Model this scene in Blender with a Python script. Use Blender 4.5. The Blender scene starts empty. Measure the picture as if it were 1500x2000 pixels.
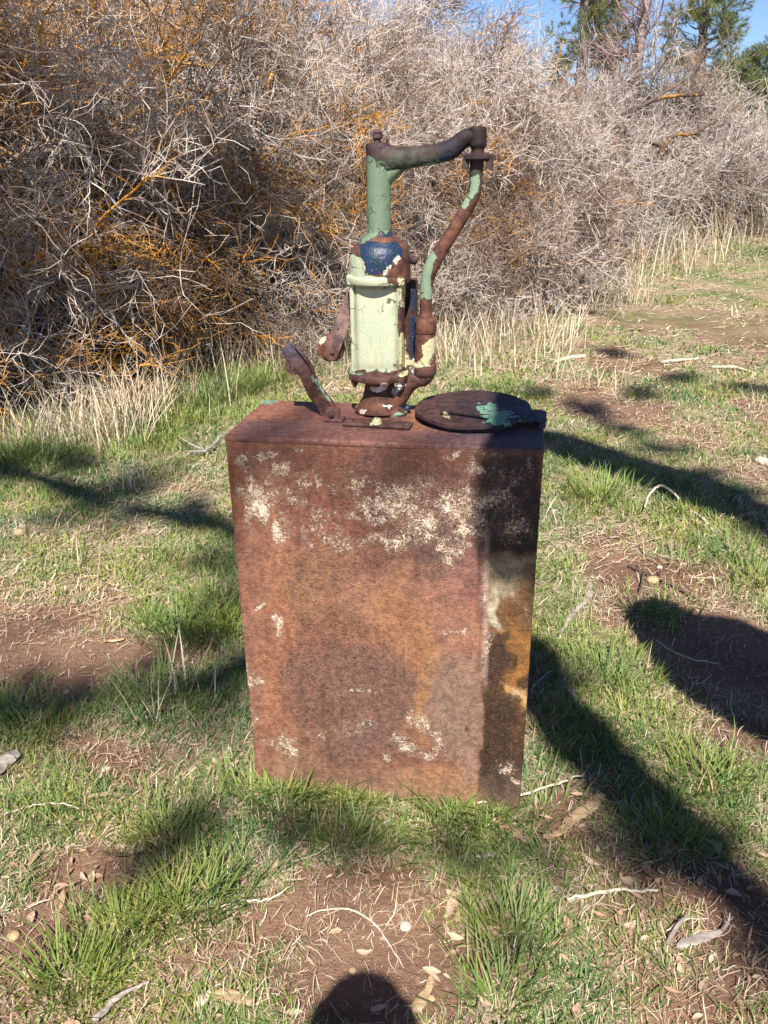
import bpy, math, random
import numpy as np
from mathutils import Matrix, Vector

# ------------------------------------------------------------------ camera, light, exposure
sc = bpy.context.scene
F_PX, PITCH, ROLL, CAM_H = 1600.0, math.radians(22.83), math.radians(-0.72), 1.45
_c, _s = math.cos(PITCH), math.sin(PITCH)
CAM = np.array([0.0, 0.0, CAM_H])
FW = np.array([0, _c, -_s]); UP0 = np.array([0, _s, _c]); RT0 = np.array([1.0, 0, 0])
RT = RT0*math.cos(ROLL) + UP0*math.sin(ROLL)
UP = -RT0*math.sin(ROLL) + UP0*math.cos(ROLL)
cd = bpy.data.cameras.new('camera'); cam = bpy.data.objects.new('camera', cd)
sc.collection.objects.link(cam); sc.camera = cam
cam.matrix_world = Matrix(((RT[0], UP[0], -FW[0], 0), (RT[1], UP[1], -FW[1], 0), (RT[2], UP[2], -FW[2], CAM_H), (0, 0, 0, 1)))
cd.sensor_fit = 'VERTICAL'; cd.sensor_height = 32.0; cd.lens = 32.0*F_PX/2000.0
cd.clip_start = 0.02; cd.clip_end = 2000

SUN_EL, SUN_AZ = math.radians(50.0), math.radians(-91.5)      # azimuth of the sun as an angle from +X
SUN = np.array([math.cos(SUN_EL)*math.cos(SUN_AZ), math.cos(SUN_EL)*math.sin(SUN_AZ), math.sin(SUN_EL)])
w = bpy.data.worlds.new('World'); sc.world = w; w.use_nodes = True
nt = w.node_tree; bg = nt.nodes['Background']
sky = nt.nodes.new('ShaderNodeTexSky'); sky.sky_type = 'NISHITA'; sky.sun_disc = False
sky.sun_elevation = SUN_EL; sky.sun_rotation = math.pi/2 - SUN_AZ
sky.air_density = 0.7; sky.dust_density = 0.0; sky.ozone_density = 4.0
sky.altitude = 900
nt.links.new(sky.outputs[0], bg.inputs[0]); bg.inputs[1].default_value = 0.075
sl = bpy.data.lights.new('sun', 'SUN'); sl.energy = 5.0; sl.angle = math.radians(0.5); sl.color = (1.0, 0.95, 0.87)
so = bpy.data.objects.new('sun', sl); sc.collection.objects.link(so)
so.rotation_euler = Vector(SUN).to_track_quat('Z', 'Y').to_euler()
sc.view_settings.view_transform = 'Standard'; sc.view_settings.look = 'None'
sc.view_settings.exposure = 1.08; sc.view_settings.gamma = 1.0; sc.view_settings.use_curve_mapping = False
sc.render.engine = 'CYCLES'
sc.cycles.max_bounces = 4; sc.cycles.diffuse_bounces = 2; sc.cycles.glossy_bounces = 2; sc.cycles.transmission_bounces = 2; sc.cycles.transparent_max_bounces = 2

rng = np.random.default_rng(11); random.seed(11)
COL = sc.collection

# ------------------------------------------------------------------ measuring helpers (photograph pixels -> places)
def ray(px, py):
    d = FW + RT*((px-750)/F_PX) - UP*((py-1000)/F_PX)
    return d
def onz(px, py, z=0.0):
    d = ray(px, py); return CAM + d*((z-CAM_H)/d[2])
def proj(P):
    P = np.asarray(P, float) - CAM
    z = P@FW; z = np.where(z < 0.05, 0.05, z)
    return 750 + (P@RT)/z*F_PX, 1000 - (P@UP)/z*F_PX
# ------------------------------------------------------------------ noise
def _hash(i, j, seed):
    h = (i.astype(np.int64)*374761393 + j.astype(np.int64)*668265263 + seed*1442695041) & 0xffffffff
    h = ((h ^ (h >> 13))*1274126177) & 0xffffffff
    return ((h ^ (h >> 16)) & 0xffff)/65535.0
def vnoise(x, y, seed=0):
    x = np.asarray(x, float); y = np.asarray(y, float)
    i = np.floor(x); j = np.floor(y); fx = x-i; fy = y-j
    fx = fx*fx*(3-2*fx); fy = fy*fy*(3-2*fy); i = i.astype(np.int64); j = j.astype(np.int64)
    a = _hash(i, j, seed); b = _hash(i+1, j, seed); c = _hash(i, j+1, seed); d = _hash(i+1, j+1, seed)
    return (a*(1-fx)+b*fx)*(1-fy) + (c*(1-fx)+d*fx)*fy
def fbm(x, y, seed=0, oct=4):
    s = 0; a = 0.5; t = 0
    for k in range(oct):
        s = s + a*vnoise(x*2**k, y*2**k, seed+k*17); t += a; a *= 0.5
    return s/t
def sstep(a, b, x):
    t = np.clip((x-a)/(b-a), 0, 1); return t*t*(3-2*t)
def sdpoly(px, py, poly):
    """signed distance in pixels, positive inside"""
    poly = np.array(poly, float); px = np.asarray(px, float); py = np.asarray(py, float)
    d = np.full(px.shape, 1e9); ins = np.zeros(px.shape, bool)
    n = len(poly)
    for i in range(n):
        a = poly[i]; b = poly[(i+1) % n]; e = b-a; wx = px-a[0]; wy = py-a[1]
        t = np.clip((wx*e[0]+wy*e[1])/(e@e), 0, 1)
        d = np.minimum(d, np.hypot(wx-e[0]*t, wy-e[1]*t))
        if a[1] != b[1]:
            c = ((a[1] > py) != (b[1] > py)) & (px < (b[0]-a[0])*(py-a[1])/(b[1]-a[1])+a[0])
            ins ^= c
    return np.where(ins, d, -d)

# ------------------------------------------------------------------ mesh builder
class MB:
    def __init__(s): s.V = []; s.Q = []; s.T = []; s.n = 0; s.A = {}
    def add(s, V, Q=None, T=None, **attrs):
        V = np.asarray(V, float).reshape(-1, 3)
        if Q is not None and len(Q): s.Q.append(np.asarray(Q, np.int64).reshape(-1, 4)+s.n)
        if T is not None and len(T): s.T.append(np.asarray(T, np.int64).reshape(-1, 3)+s.n)
        s.V.append(V); s.n += len(V)
        for k, v in attrs.items(): s.A.setdefault(k, []).append(np.asarray(v, float))
    def mesh(s, name, smooth=True, base=None):
        V = np.concatenate(s.V)
        if base is not None: V = V - np.asarray(base)
        Q = np.concatenate(s.Q) if s.Q else np.zeros((0, 4), np.int64)
        T = np.concatenate(s.T) if s.T else np.zeros((0, 3), np.int64)
        me = bpy.data.meshes.new(name)
        me.vertices.add(len(V)); me.vertices.foreach_set('co', V.astype(np.float32).ravel())
        nl = len(Q)*4+len(T)*3
        me.loops.add(nl); me.loops.foreach_set('vertex_index', np.concatenate([Q.ravel(), T.ravel()]).astype(np.int32))
        me.polygons.add(len(Q)+len(T))
        ls = np.concatenate([np.arange(len(Q))*4, len(Q)*4+np.arange(len(T))*3])
        me.polygons.foreach_set('loop_start', ls.astype(np.int32))
        me.polygons.foreach_set('use_smooth', np.full(len(Q)+len(T), smooth))
        me.update(calc_edges=True); me.validate()
        for k, v in s.A.items():
            v = np.concatenate(v)
            if v.ndim == 1:
                a = me.attributes.new(k, 'FLOAT', 'POINT'); a.data.foreach_set('value', v.astype(np.float32))
            else:
                a = me.attributes.new(k, 'FLOAT_COLOR', 'POINT')
                if v.shape[1] == 3: v = np.concatenate([v, np.ones((len(v), 1))], 1)
                a.data.foreach_set('color', v.astype(np.float32).ravel())
        return me
    def build(s, name, mat, parent=None, smooth=True, base=None):
        me = s.mesh(name, smooth, base); me.materials.append(mat)
        return link(name, me, parent)
def link(name, me, parent=None):
    o = bpy.data.objects.new(name, me); COL.objects.link(o)
    if parent is not None: o.parent = parent
    return o
def thing(name, label, cat, loc=(0, 0, 0), group=None):
    o = bpy.data.objects.new(name, None); o.empty_display_size = 0.1; COL.objects.link(o); o.location = loc
    return tag(o, label, cat, group)
def tag(o, label=None, cat=None, group=None, kind=None):
    if label: o['label'] = label
    if cat: o['category'] = cat
    if group: o['group'] = group
    if kind: o['kind'] = kind
    return o

def nrm(v):
    v = np.asarray(v, float); return v/np.maximum(np.linalg.norm(v, axis=-1, keepdims=True), 1e-12)
def tube_geo(P, R, sides=3, ref=None, cap=True, ell=None):
    P = np.asarray(P, float); k = len(P); R = np.broadcast_to(np.asarray(R, float), (k,))
    t = np.gradient(P, axis=0); t = nrm(t)
    if ref is None:
        ref = np.array([0.31, 0.22, 0.92]) if abs(t[0]@nrm(np.array([0.31, 0.22, 0.92]))) < 0.8 else np.array([0.9, -0.3, 0.1])
    n1 = nrm(np.cross(t, ref)); n2 = np.cross(t, n1)
    a = np.arange(sides)*2*math.pi/sides
    e1, e2 = (1, 1) if ell is None else ell
    V = P[:, None]+R[:, None, None]*(n1[:, None]*np.cos(a)[None, :, None]*e1+n2[:, None]*np.sin(a)[None, :, None]*e2)
    V = V.reshape(-1, 3)
    i = np.arange(k-1)[:, None]*sides; j = np.arange(sides)[None]; j2 = (j+1) % sides
    Q = np.stack([i+j, i+j2, i+sides+j2, i+sides+j], -1).reshape(-1, 4)
    T = []
    if cap:
        V = np.concatenate([V, P[:1], P[-1:]]); c0, c1 = k*sides, k*sides+1
        jj = np.arange(sides); j2 = (jj+1) % sides
        T = np.concatenate([np.stack([j2, jj, np.full(sides, c0)], 1), np.stack([(k-1)*sides+jj, (k-1)*sides+j2, np.full(sides, c1)], 1)])
    return V, Q, T
def resample(P, step, R=None, smooth=True):
    """Catmull-Rom through the points, resampled evenly"""
    P = np.asarray(P, float); n = len(P)
    X = P if R is None else np.concatenate([P, np.asarray(R, float)[:, None]], 1)
    E = np.concatenate([2*X[:1]-X[1:2], X, 2*X[-1:]-X[-2:-1]])
    out = []
    for i in range(n-1):
        p0, p1, p2, p3 = E[i:i+4]; m = max(2, int(np.linalg.norm((p2-p1)[:3])/step)+1)
        for t in np.arange(m)/m:
            if smooth: out.append(0.5*((2*p1)+(-p0+p2)*t+(2*p0-5*p1+4*p2-p3)*t*t+(-p0+3*p1-3*p2+p3)*t**3))
            else: out.append(p1+(p2-p1)*t)
    out.append(X[-1]); out = np.array(out)
    return (out, None) if R is None else (out[:, :3], out[:, 3])

# ------------------------------------------------------------------ materials
class NT:
    def __init__(s, name):
        s.m = bpy.data.materials.new(name); s.m.use_nodes = True; s.t = s.m.node_tree
        s.b = s.t.nodes['Principled BSDF']; s.out = s.t.nodes['Material Output']
    def n(s, typ, **kw):
        x = s.t.nodes.new(typ)
        for k, v in kw.items(): setattr(x, k, v)
        return x
    def set(s, sock, v):
        if isinstance(v, bpy.types.NodeSocket): s.t.links.new(v, sock)
        elif isinstance(v, (tuple, list)) and len(v) == 3 and sock.type == 'RGBA': sock.default_value = (*v, 1)
        else: sock.default_value = v
    def attr(s, name):
        x = s.n('ShaderNodeAttribute', attribute_name=name); return x
    def noise(s, scale, detail=4, rough=0.55, vec=None, dist=0, out=0):
        x = s.n('ShaderNodeTexNoise'); x.inputs['Scale'].default_value = scale; x.inputs['Detail'].default_value = detail
        x.inputs['Roughness'].default_value = rough; x.inputs['Distortion'].default_value = dist
        if vec is not None: s.t.links.new(vec, x.inputs['Vector'])
        return x.outputs[out]
    def pos(s): return s.n('ShaderNodeNewGeometry').outputs['Position']
    def obj(s): return s.n('ShaderNodeTexCoord').outputs['Object']
    def math(s, op, a, b=0.0, clamp=False):
        x = s.n('ShaderNodeMath', operation=op, use_clamp=clamp); s.set(x.inputs[0], a); s.set(x.inputs[1], b); return x.outputs[0]
    def ramp(s, x, lo, hi, a=0.0, b=1.0):
        m = s.n('ShaderNodeMapRange', interpolation_type='SMOOTHSTEP'); s.set(m.inputs[0], x)
        m.inputs[1].default_value = lo; m.inputs[2].default_value = hi; m.inputs[3].default_value = a; m.inputs[4].default_value = b
        return m.outputs[0]
    def mix(s, f, a, b, mode='MIX'):
        x = s.n('ShaderNodeMix', data_type='RGBA', blend_type=mode); s.set(x.inputs[0], f); s.set(x.inputs[6], a); s.set(x.inputs[7], b)
        return x.outputs[2]
    def bump(s, h, strength=0.5, dist=0.01, normal=None):
        x = s.n('ShaderNodeBump'); s.set(x.inputs['Height'], h); x.inputs['Strength'].default_value = strength; x.inputs['Distance'].default_value = dist
        if normal is not None: s.t.links.new(normal, x.inputs['Normal'])
        return x.outputs[0]
    def fin(s, col, rough=0.8, normal=None, metal=0.0, spec=0.4):
        s.set(s.b.inputs['Base Color'], col); s.set(s.b.inputs['Roughness'], rough); s.set(s.b.inputs['Metallic'], metal)
        s.b.inputs['Specular IOR Level'].default_value = spec
        if normal is not None: s.t.links.new(normal, s.b.inputs['Normal'])
        return s.m

def mat_ground():
    M = NT('soil_and_thatch'); P = M.pos()
    soil = M.mix(M.ramp(M.noise(3.1, 5, .6, P), .35, .68), (.15, .083, .056), (.27, .16, .105))
    soil = M.mix(M.ramp(M.noise(60, 4, .7, P), .5, .72), soil, (.30, .19, .13))
    thatch = M.mix(M.ramp(M.noise(90, 3, .7, P), .35, .65), (.21, .15, .095), (.50, .40, .28))
    gm = M.attr('cover').outputs['Fac']
    f = M.ramp(M.math('ADD', gm, M.math('MULTIPLY', M.math('SUBTRACT', M.noise(14, 5, .65, P), .5), .9)), .3, .62)
    c = M.mix(f, soil, thatch)
    far = M.attr('far').outputs['Fac']
    g = M.mix(M.ramp(M.noise(1.3, 6, .7, P), .42, .6), (.30, .235, .15), (.135, .17, .06))
    g = M.mix(M.ramp(M.noise(.9, 5, .7, P, out=0), .56, .7), g, (.27, .155, .10))
    c = M.mix(far, c, g)
    h = M.math('ADD', M.noise(45, 6, .7, P), M.math('MULTIPLY', M.noise(220, 3, .6, P), .3))
    return M.fin(c, .95, M.bump(h, .9, .02), spec=.15)
def mat_blade(name, c1, c2, trans=.35, rough=.55, attr='tint'):
    M = NT(name)
    col = M.attr(attr).outputs['Color']
    c = M.mix(M.ramp(M.noise(2.3, 3, .6, M.pos()), .4, .62), M.mix(1.0, col, (*c1,), 'MULTIPLY'), M.mix(1.0, col, (*c2,), 'MULTIPLY'))
    M.fin(c, rough, spec=.35)
    if trans > 0:
        tr = M.n('ShaderNodeBsdfTranslucent'); M.set(tr.inputs[0], c)
        mx = M.n('ShaderNodeMixShader'); mx.inputs[0].default_value = trans
        M.t.links.new(M.b.outputs[0], mx.inputs[1]); M.t.links.new(tr.outputs[0], mx.inputs[2])
        M.t.links.new(mx.outputs[0], M.out.inputs[0])
    return M.m
def mat_twig(name, pale, brown, orange, lich, dk=.6):
    M = NT(name); P = M.pos()
    th = M.attr('thick').outputs['Fac']
    rnd = M.n('ShaderNodeObjectInfo').outputs['Random']
    a = M.ramp(M.math('ADD', M.noise(1.2, 3, .6, P), M.math('MULTIPLY', M.math('SUBTRACT', rnd, .5), .5)), .35, .65)
    a2 = M.ramp(M.noise(9, 2, .6, P), .4, .62)
    c = M.mix(M.math('MULTIPLY', a, a2), pale, brown)
    c = M.mix(M.ramp(M.math('FRACT', M.math('MULTIPLY', rnd, 13.7)), dk, dk+.12, 0, .85), c, tuple(x*.85 for x in brown))
    c = M.mix(M.ramp(rnd, .8, 1.0, 0, .5), c, tuple(x*1.2 for x in pale))
    # orange lichen crusting the older wood, in patches
    l = M.ramp(M.math('ADD', M.noise(1.0, 4, .6, P), M.math('MULTIPLY', M.math('SUBTRACT', M.noise(22, 3, .6, P), .5), .45)), .62-lich, .80-lich)
    allo = M.ramp(M.math('FRACT', M.math('MULTIPLY', rnd, 31.3)), 1.0-lich*.75, 1.0-lich*.70)
    l = M.math('MULTIPLY', l, M.math('MAXIMUM', M.ramp(th, .04, .35), M.math('MULTIPLY', allo, .8)))
    l = M.math('MAXIMUM', l, M.math('MULTIPLY', M.math('MULTIPLY', allo, M.ramp(M.noise(16, 3, .6, P), .42, .52)), M.ramp(th, 0, .2, .35, 1)))
    oc = M.mix(M.ramp(M.noise(30, 3, .6, P), .4, .65), orange, tuple(x*.55 for x in orange))
    c = M.mix(l, c, oc)
    return M.fin(c, .85, M.bump(M.noise(120, 3, .6, P), .5, .004), spec=.2)
def mat_wood(name, a, b, scale=60, rough=.85):
    M = NT(name); O = M.obj(); mp = M.n('ShaderNodeMapping'); mp.inputs['Scale'].default_value = (.12, 1, 1); M.t.links.new(O, mp.inputs[0])
    n = M.noise(scale, 5, .65, mp.outputs[0]); c = M.mix(M.ramp(n, .35, .65), a, b)
    c = M.mix(M.ramp(M.noise(scale*.4, 3, .6, O), .58, .75), c, tuple(x*.5 for x in a))
    return M.fin(c, rough, M.bump(n, .8, .006), spec=.2)
def mat_metal(name='peeling_paint_on_rust', rough=.62):
    M = NT(name); O = M.pos()
    pa = M.attr('paint'); sep = M.n('ShaderNodeSeparateColor'); M.t.links.new(pa.outputs['Color'], sep.inputs[0])
    base = M.attr('basecol').outputs['Color']; pc = M.attr('paintcol').outputs['Color']
    n1 = M.noise(55, 5, .6, O); n2 = M.noise(260, 4, .65, O); n3 = M.noise(18, 4, .6, O)
    ra = M.mix(M.ramp(n1, .36, .62), M.mix(1.0, base, (.55, .50, .54), 'MULTIPLY'), M.mix(1.0, base, (1.35, 1.2, 1.1), 'MULTIPLY'))
    ra = M.mix(M.ramp(n2, .62, .75, 0, .6), ra, (.03, .02, .02))
    ra = M.mix(M.ramp(n2, .30, .38, .4, 0), ra, M.mix(1.0, base, (2.0, 1.9, 1.8), 'MULTIPLY'))
    edge = M.math('ADD', M.math('MULTIPLY', M.math('SUBTRACT', n3, .5), .34), M.math('MULTIPLY', M.math('SUBTRACT', n1, .5), .30))
    edge = M.math('ADD', edge, M.math('MULTIPLY', M.math('SUBTRACT', n2, .5), .20))
    def layer(ch, k=0.0, hard=.02): return M.ramp(M.math('ADD', M.math('ADD', sep.outputs[ch], edge), k), .5-hard, .5+hard)
    bl = layer(1); wh = layer(2, 0.0); gr = layer(0)
    blue = M.mix(M.ramp(n1, .42, .62), (.012, .024, .072), (.010, .032, .042))
    blue = M.mix(M.ramp(n2, .60, .66), blue, (.16, .12, .09))
    c = M.mix(bl, ra, blue)
    c = M.mix(wh, c, M.mix(M.ramp(n1, .4, .65), (.68, .66, .66), (.50, .36, .30)))
    # dark line where the top coat lifts, then the coat itself
    rim = M.math('SUBTRACT', layer(0, .035, .02), gr, True)
    c = M.mix(M.math('MULTIPLY', rim, .75), c, (.05, .035, .03))
    pcol = M.mix(M.ramp(M.noise(9, 4, .6, O), .40, .66, 0, .45), pc, M.mix(1.0, pc, (.84, .90, .90), 'MULTIPLY'))
    pcol = M.mix(M.ramp(M.noise(150, 3, .7, O), .66, .76, 0, .5), pcol, (.22, .17, .10))
    # hairline cracks in the coat
    v = M.n('ShaderNodeTexVoronoi', feature='DISTANCE_TO_EDGE'); v.inputs['Scale'].default_value = 26
    mpn = M.n('ShaderNodeVectorMath', operation='ADD'); M.t.links.new(O, mpn.inputs[0])
    nv = M.n('ShaderNodeTexNoise'); nv.inputs['Scale'].default_value = 30; M.t.links.new(O, nv.inputs['Vector'])
    sc_ = M.n('ShaderNodeVectorMath', operation='SCALE'); M.t.links.new(nv.outputs[1], sc_.inputs[0]); sc_.inputs['Scale'].default_value = .05
    M.t.links.new(sc_.outputs[0], mpn.inputs[1]); M.t.links.new(mpn.outputs[0], v.inputs['Vector'])
    cr = M.math('MULTIPLY', M.ramp(v.outputs['Distance'], .016, .045, 1, 0), M.math('MULTIPLY', M.ramp(M.noise(14, 2, .5, O), .50, .56), M.ramp(sep.outputs[0], .90, .97, 1, .0)))
    pcol = M.mix(M.math('MULTIPLY', cr, .85), pcol, (.06, .05, .035))
    chip = M.ramp(M.math('ADD', M.noise(85, 6, .72, O), M.math('MULTIPLY', M.math('SUBTRACT', .9, sep.outputs[0]), .10)), .665, .685)
    gr = M.math('MULTIPLY', gr, M.math('SUBTRACT', 1.0, chip))
    mps = M.n('ShaderNodeMapping'); mps.inputs['Scale'].default_value = (1, 1, .16); M.t.links.new(O, mps.inputs[0])
    pcol = M.mix(M.ramp(M.noise(95, 4, .6, mps.outputs[0]), .54, .74, 0, .5), pcol, M.mix(1.0, pcol, (.62, .50, .36), 'MULTIPLY'))
    pcol = M.mix(M.ramp(M.noise(160, 4, .7, O), .40, .66, 0, .22), pcol, M.mix(1.0, pcol, (.70, .72, .70), 'MULTIPLY'))
    c = M.mix(gr, c, pcol)
    hgt = M.math('ADD', M.math('MULTIPLY', gr, .9), M.math('MULTIPLY', M.math('SUBTRACT', 1.0, gr), M.math('MULTIPLY', n1, .35)))
    hgt = M.math('ADD', hgt, M.math('MULTIPLY', n2, .22)); hgt = M.math('SUBTRACT', hgt, M.math('MULTIPLY', M.math('MULTIPLY', cr, gr), .5))
    hgt = M.math('ADD', hgt, M.math('MULTIPLY', bl, .25)); hgt = M.math('ADD', hgt, M.math('MULTIPLY', n3, .08))
    rg = M.ramp(M.math('MAXIMUM', bl, M.math('MULTIPLY', gr, .35)), 0, 1, rough+.1, .32)
    return M.fin(c, rg, M.bump(hgt, 1.0, .004), spec=.32)
def mat_tank():
    M = NT('rusted_tank_steel'); O = M.pos()
    base = M.attr('basecol').outputs['Color']; mk = M.attr('mask'); sep = M.n('ShaderNodeSeparateColor'); M.t.links.new(mk.outputs['Color'], sep.inputs[0])
    crust, mott, spk = sep.outputs[0], sep.outputs[1], sep.outputs[2]
    n1 = M.noise(70, 7, .72, O); n2 = M.noise(125, 7, .75, O); n3 = M.noise(300, 4, .7, O)
    mp = M.n('ShaderNodeMapping'); mp.inputs['Scale'].default_value = (1, 1, 2.4); M.t.links.new(O, mp.inputs[0])
    nh = M.noise(135, 6, .68, mp.outputs[0], dist=.5)
    c = M.mix(M.ramp(n1, .42, .58), M.mix(1.0, base, (.78, .75, .75), 'MULTIPLY'), M.mix(1.0, base, (1.18, 1.17, 1.12), 'MULTIPLY'))
    c = M.mix(M.math('MULTIPLY', M.ramp(nh, .50, .60), mott), c, M.mix(1.0, c, (.40, .38, .44), 'MULTIPLY'))
    c = M.mix(M.ramp(n2, .56, .62, 0, .58), c, M.mix(1.0, c, (.36, .33, .36), 'MULTIPLY'))
    c = M.mix(M.ramp(n3, .58, .64, 0, .5), c, M.mix(1.0, c, (.40, .36, .38), 'MULTIPLY'))
    c = M.mix(M.math('MULTIPLY', M.ramp(n2, .40, .33), M.ramp(n1, .5, .6)), c, (.40, .22, .09))
    c = M.mix(M.math('MULTIPLY', M.ramp(n3, .36, .41, 1, 0), .38), c, (.42, .27, .18))
    mr = M.n('ShaderNodeMapping'); mr.inputs['Scale'].default_value = (1, 1, .09); M.t.links.new(O, mr.inputs[0])
    c = M.mix(M.math('MULTIPLY', M.ramp(M.noise(42, 5, .65, mr.outputs[0]), .54, .66), .42), c, M.mix(1.0, c, (.52, .44, .40), 'MULTIPLY'))
    # worm-like chalky crust: thin ridges of a distorted noise, thick only where it gathers
    nw = M.noise(58, 4, .6, O, dist=1.7); rdg = M.math('ABSOLUTE', M.math('SUBTRACT', nw, .5))
    line = M.ramp(rdg, .0, .055, 1, 0)
    nw2 = M.noise(115, 3, .6, O, dist=1.4); line2 = M.ramp(M.math('ABSOLUTE', M.math('SUBTRACT', nw2, .5)), .0, .06, 1, 0)
    blob = M.ramp(M.noise(30, 6, .75, O), .42, .62)
    t = M.math('ADD', M.math('MULTIPLY', M.math('MAXIMUM', line, M.math('MULTIPLY', line2, .85)), .52), M.math('MULTIPLY', blob, .34)); t = M.math('ADD', t, M.math('MULTIPLY', n2, .24))
    w1 = M.ramp(M.math('ADD', t, crust), 1.22, 1.33)
    w2 = M.math('MULTIPLY', M.ramp(M.math('ADD', M.math('ADD', n2, M.math('MULTIPLY', line2, .3)), M.math('MULTIPLY', spk, .45)), .98, 1.08), .75)
    wc = M.mix(M.ramp(n2, .42, .58), (.74, .63, .50), (.46, .31, .20))
    wm = M.math('MAXIMUM', w1, w2); halo = M.ramp(M.math('ADD', t, crust), 1.05, 1.25)
    c = M.mix(M.math('MULTIPLY', halo, .45), c, (.33, .20, .14)); c = M.mix(wm, c, wc)
    h = M.math('ADD', M.math('MULTIPLY', n1, .35), M.math('MULTIPLY', nh, .4)); h = M.math('ADD', h, M.math('MULTIPLY', n2, .35)); h = M.math('ADD', h, M.math('MULTIPLY', w1, .35))
    return M.fin(c, M.ramp(n1, .3, .7, .55, .8), M.bump(h, .9, .006), spec=.35)
GROUND = mat_ground()
METAL = mat_metal()
TANK = mat_tank()

# ------------------------------------------------------------------ ground
def gh(x, y):
    x = np.asarray(x, float); y = np.asarray(y, float)
    z = (fbm(x*1.1+3, y*1.1, 5, 3)-.5)*.05 + (fbm(x*7, y*7, 9, 3)-.5)*.022
    box = np.exp(-(((x-.0)/.55)**2+((y-1.65)/.45)**2)); z = z*(1-.75*box)
    z = z + .0475*np.maximum(0, y-8)*sstep(8, 12, y)*np.where(y > 32, 0, 1) + np.where(y > 32, .0475*24, 0)
    return z
# where the photograph shows bare soil (-) and dense grass (+): (px, py, rx, ry, strength)
SPOTS = [(150,1295,230,50,-1.0),(330,1265,110,40,-.7),(90,1330,130,50,-.8),(210,1690,150,38,-.75),(250,1735,110,30,-.8),(90,1820,90,50,-.6),(50,1900,80,60,-.5),
 (520,1790,130,50,-.75),(700,1950,150,90,-1.0),(930,1900,120,60,-.9),(1150,1080,110,60,-1.0),(1330,1130,130,50,-.9),(1420,1290,150,90,-1.1),(1250,1240,120,40,-.4),
 (1090,1560,90,60,-.8),(1060,1610,60,30,-.6),(1450,1450,90,50,-.9),(1470,1780,80,90,-.8),(1150,1200,90,40,-.6),(1180,700,120,40,-.7),(1280,790,150,40,-.8),(1400,560,150,60,-.6),
 (1330,470,200,30,-.9),(640,1720,60,30,-.3),(840,1600,60,25,-.4),(130,1440,110,50,-.6),(230,1480,100,50,-.5),(360,960,110,35,-.5),(700,760,150,30,-.5),(1200,620,120,30,-.6),(1440,640,120,30,-.6),
 (1230,1720,120,60,-.35),(1300,1940,60,40,-.3),(430,1600,80,30,-.2),(300,1020,130,40,-.3),(80,1010,100,40,-.3),(60,1210,150,35,-.55),(230,1160,120,30,-.5),
 (400,1210,100,70,.9),(430,1090,80,40,.5),(1155,975,55,30,.9),(1290,950,50,20,.5),(1330,1010,60,30,.4),(300,1370,110,60,.6),(440,1340,60,60,.5),(340,1770,150,60,.8),(150,1900,110,80,.8),(330,1660,120,50,.5),
 (1080,1010,70,60,.4),(1100,1110,60,60,.3),(1200,1300,80,50,.6),(1180,1400,80,50,.5),(1290,1210,40,30,.8),(520,1555,60,40,.7),(620,1580,60,30,.3),(870,1590,80,30,.7),(980,1590,60,25,.6),(680,1650,140,50,.6),
 (950,1660,100,40,.6),(1010,1700,60,80,.5),(1130,1500,100,90,.5),(1370,1540,90,40,.7),(1330,1640,120,60,.6),(1010,1830,100,60,.4),(980,1950,60,60,.5),(440,760,120,50,1.0),(330,830,100,50,.8),(1000,770,70,30,.6),(60,1430,80,30,.6),(150,1600,120,40,.3),
 (90,980,120,50,.3),(1400,760,140,25,.4),(1480,1080,80,80,.5),(1430,1110,80,50,.5),(1130,720,90,40,.3)]
_g = [(onz(px, py)) for px, py, *_ in SPOTS]
_e = [(abs(onz(px+rx, py)[0]-onz(px, py)[0]), abs(onz(px, py-ry)[1]-onz(px, py+ry)[1])/2) for px, py, rx, ry, _ in SPOTS]
def cover(x, y):
    """0 bare soil .. 1 dense grass"""
    c = .67 + (fbm(x*1.6, y*1.6, 21, 4)-.5)*1.3 + (fbm(x*6, y*6, 31, 3)-.5)*.75
    for (g, e, s) in zip(_g, _e, SPOTS):
        c = c + s[4]*.75*np.exp(-(((x-g[0])/e[0])**2+((y-g[1])/e[1])**2))
    c = c - .10*sstep(8, 14, y)
    return np.clip(c, 0, 1)
def axis(lo, hi, fine_lo, fine_hi, st, growth=1.12):
    a = list(np.arange(fine_lo, fine_hi, st)); s = st; v = a[-1]
    while v < hi: s *= growth; v += s; a.append(v)
    s = st; v = a[0]; b = []
    while v > lo: s *= growth; v -= s; b.append(v)
    return np.array(b[::-1]+a)
gx = axis(-300, 300, -2.6, 2.6, .028); gy = axis(-200, 500, .5, 5.5, .028)
X, Y = np.meshgrid(gx, gy); Z = gh(X, Y)
n, m = X.shape
idx = np.arange(n*m).reshape(n, m)
Q = np.stack([idx[:-1, :-1], idx[:-1, 1:], idx[1:, 1:], idx[1:, :-1]], -1).reshape(-1, 4)
b = MB(); b.add(np.stack([X, Y, Z], -1), Q, cover=cover(X, Y).ravel(), far=sstep(5, 11, Y).ravel())
tag(b.build('ground', GROUND), 'uneven ground of brown soil and thatch under the grass', kind='structure')
ground_obj = bpy.data.objects['ground']

# ------------------------------------------------------------------ tank position (fitted to the photograph)
BX, BY, BYAW, BW, BD, BH = -.008, 1.602, -.172, .664, .290, .931
UX = np.array([math.cos(BYAW), math.sin(BYAW), 0]); UY = np.array([-math.sin(BYAW), math.cos(BYAW), 0]); UZ = np.array([0, 0, 1.0])
BC = np.array([BX, BY, 0.0])
def in_tank(x, y, grow=0.0):
    dx = x-BX; dy = y-BY; u = dx*UX[0]+dy*UX[1]; v = dx*UY[0]+dy*UY[1]
    return (np.abs(u) < BW/2+grow) & (v > -grow) & (v < BD+grow)

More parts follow.
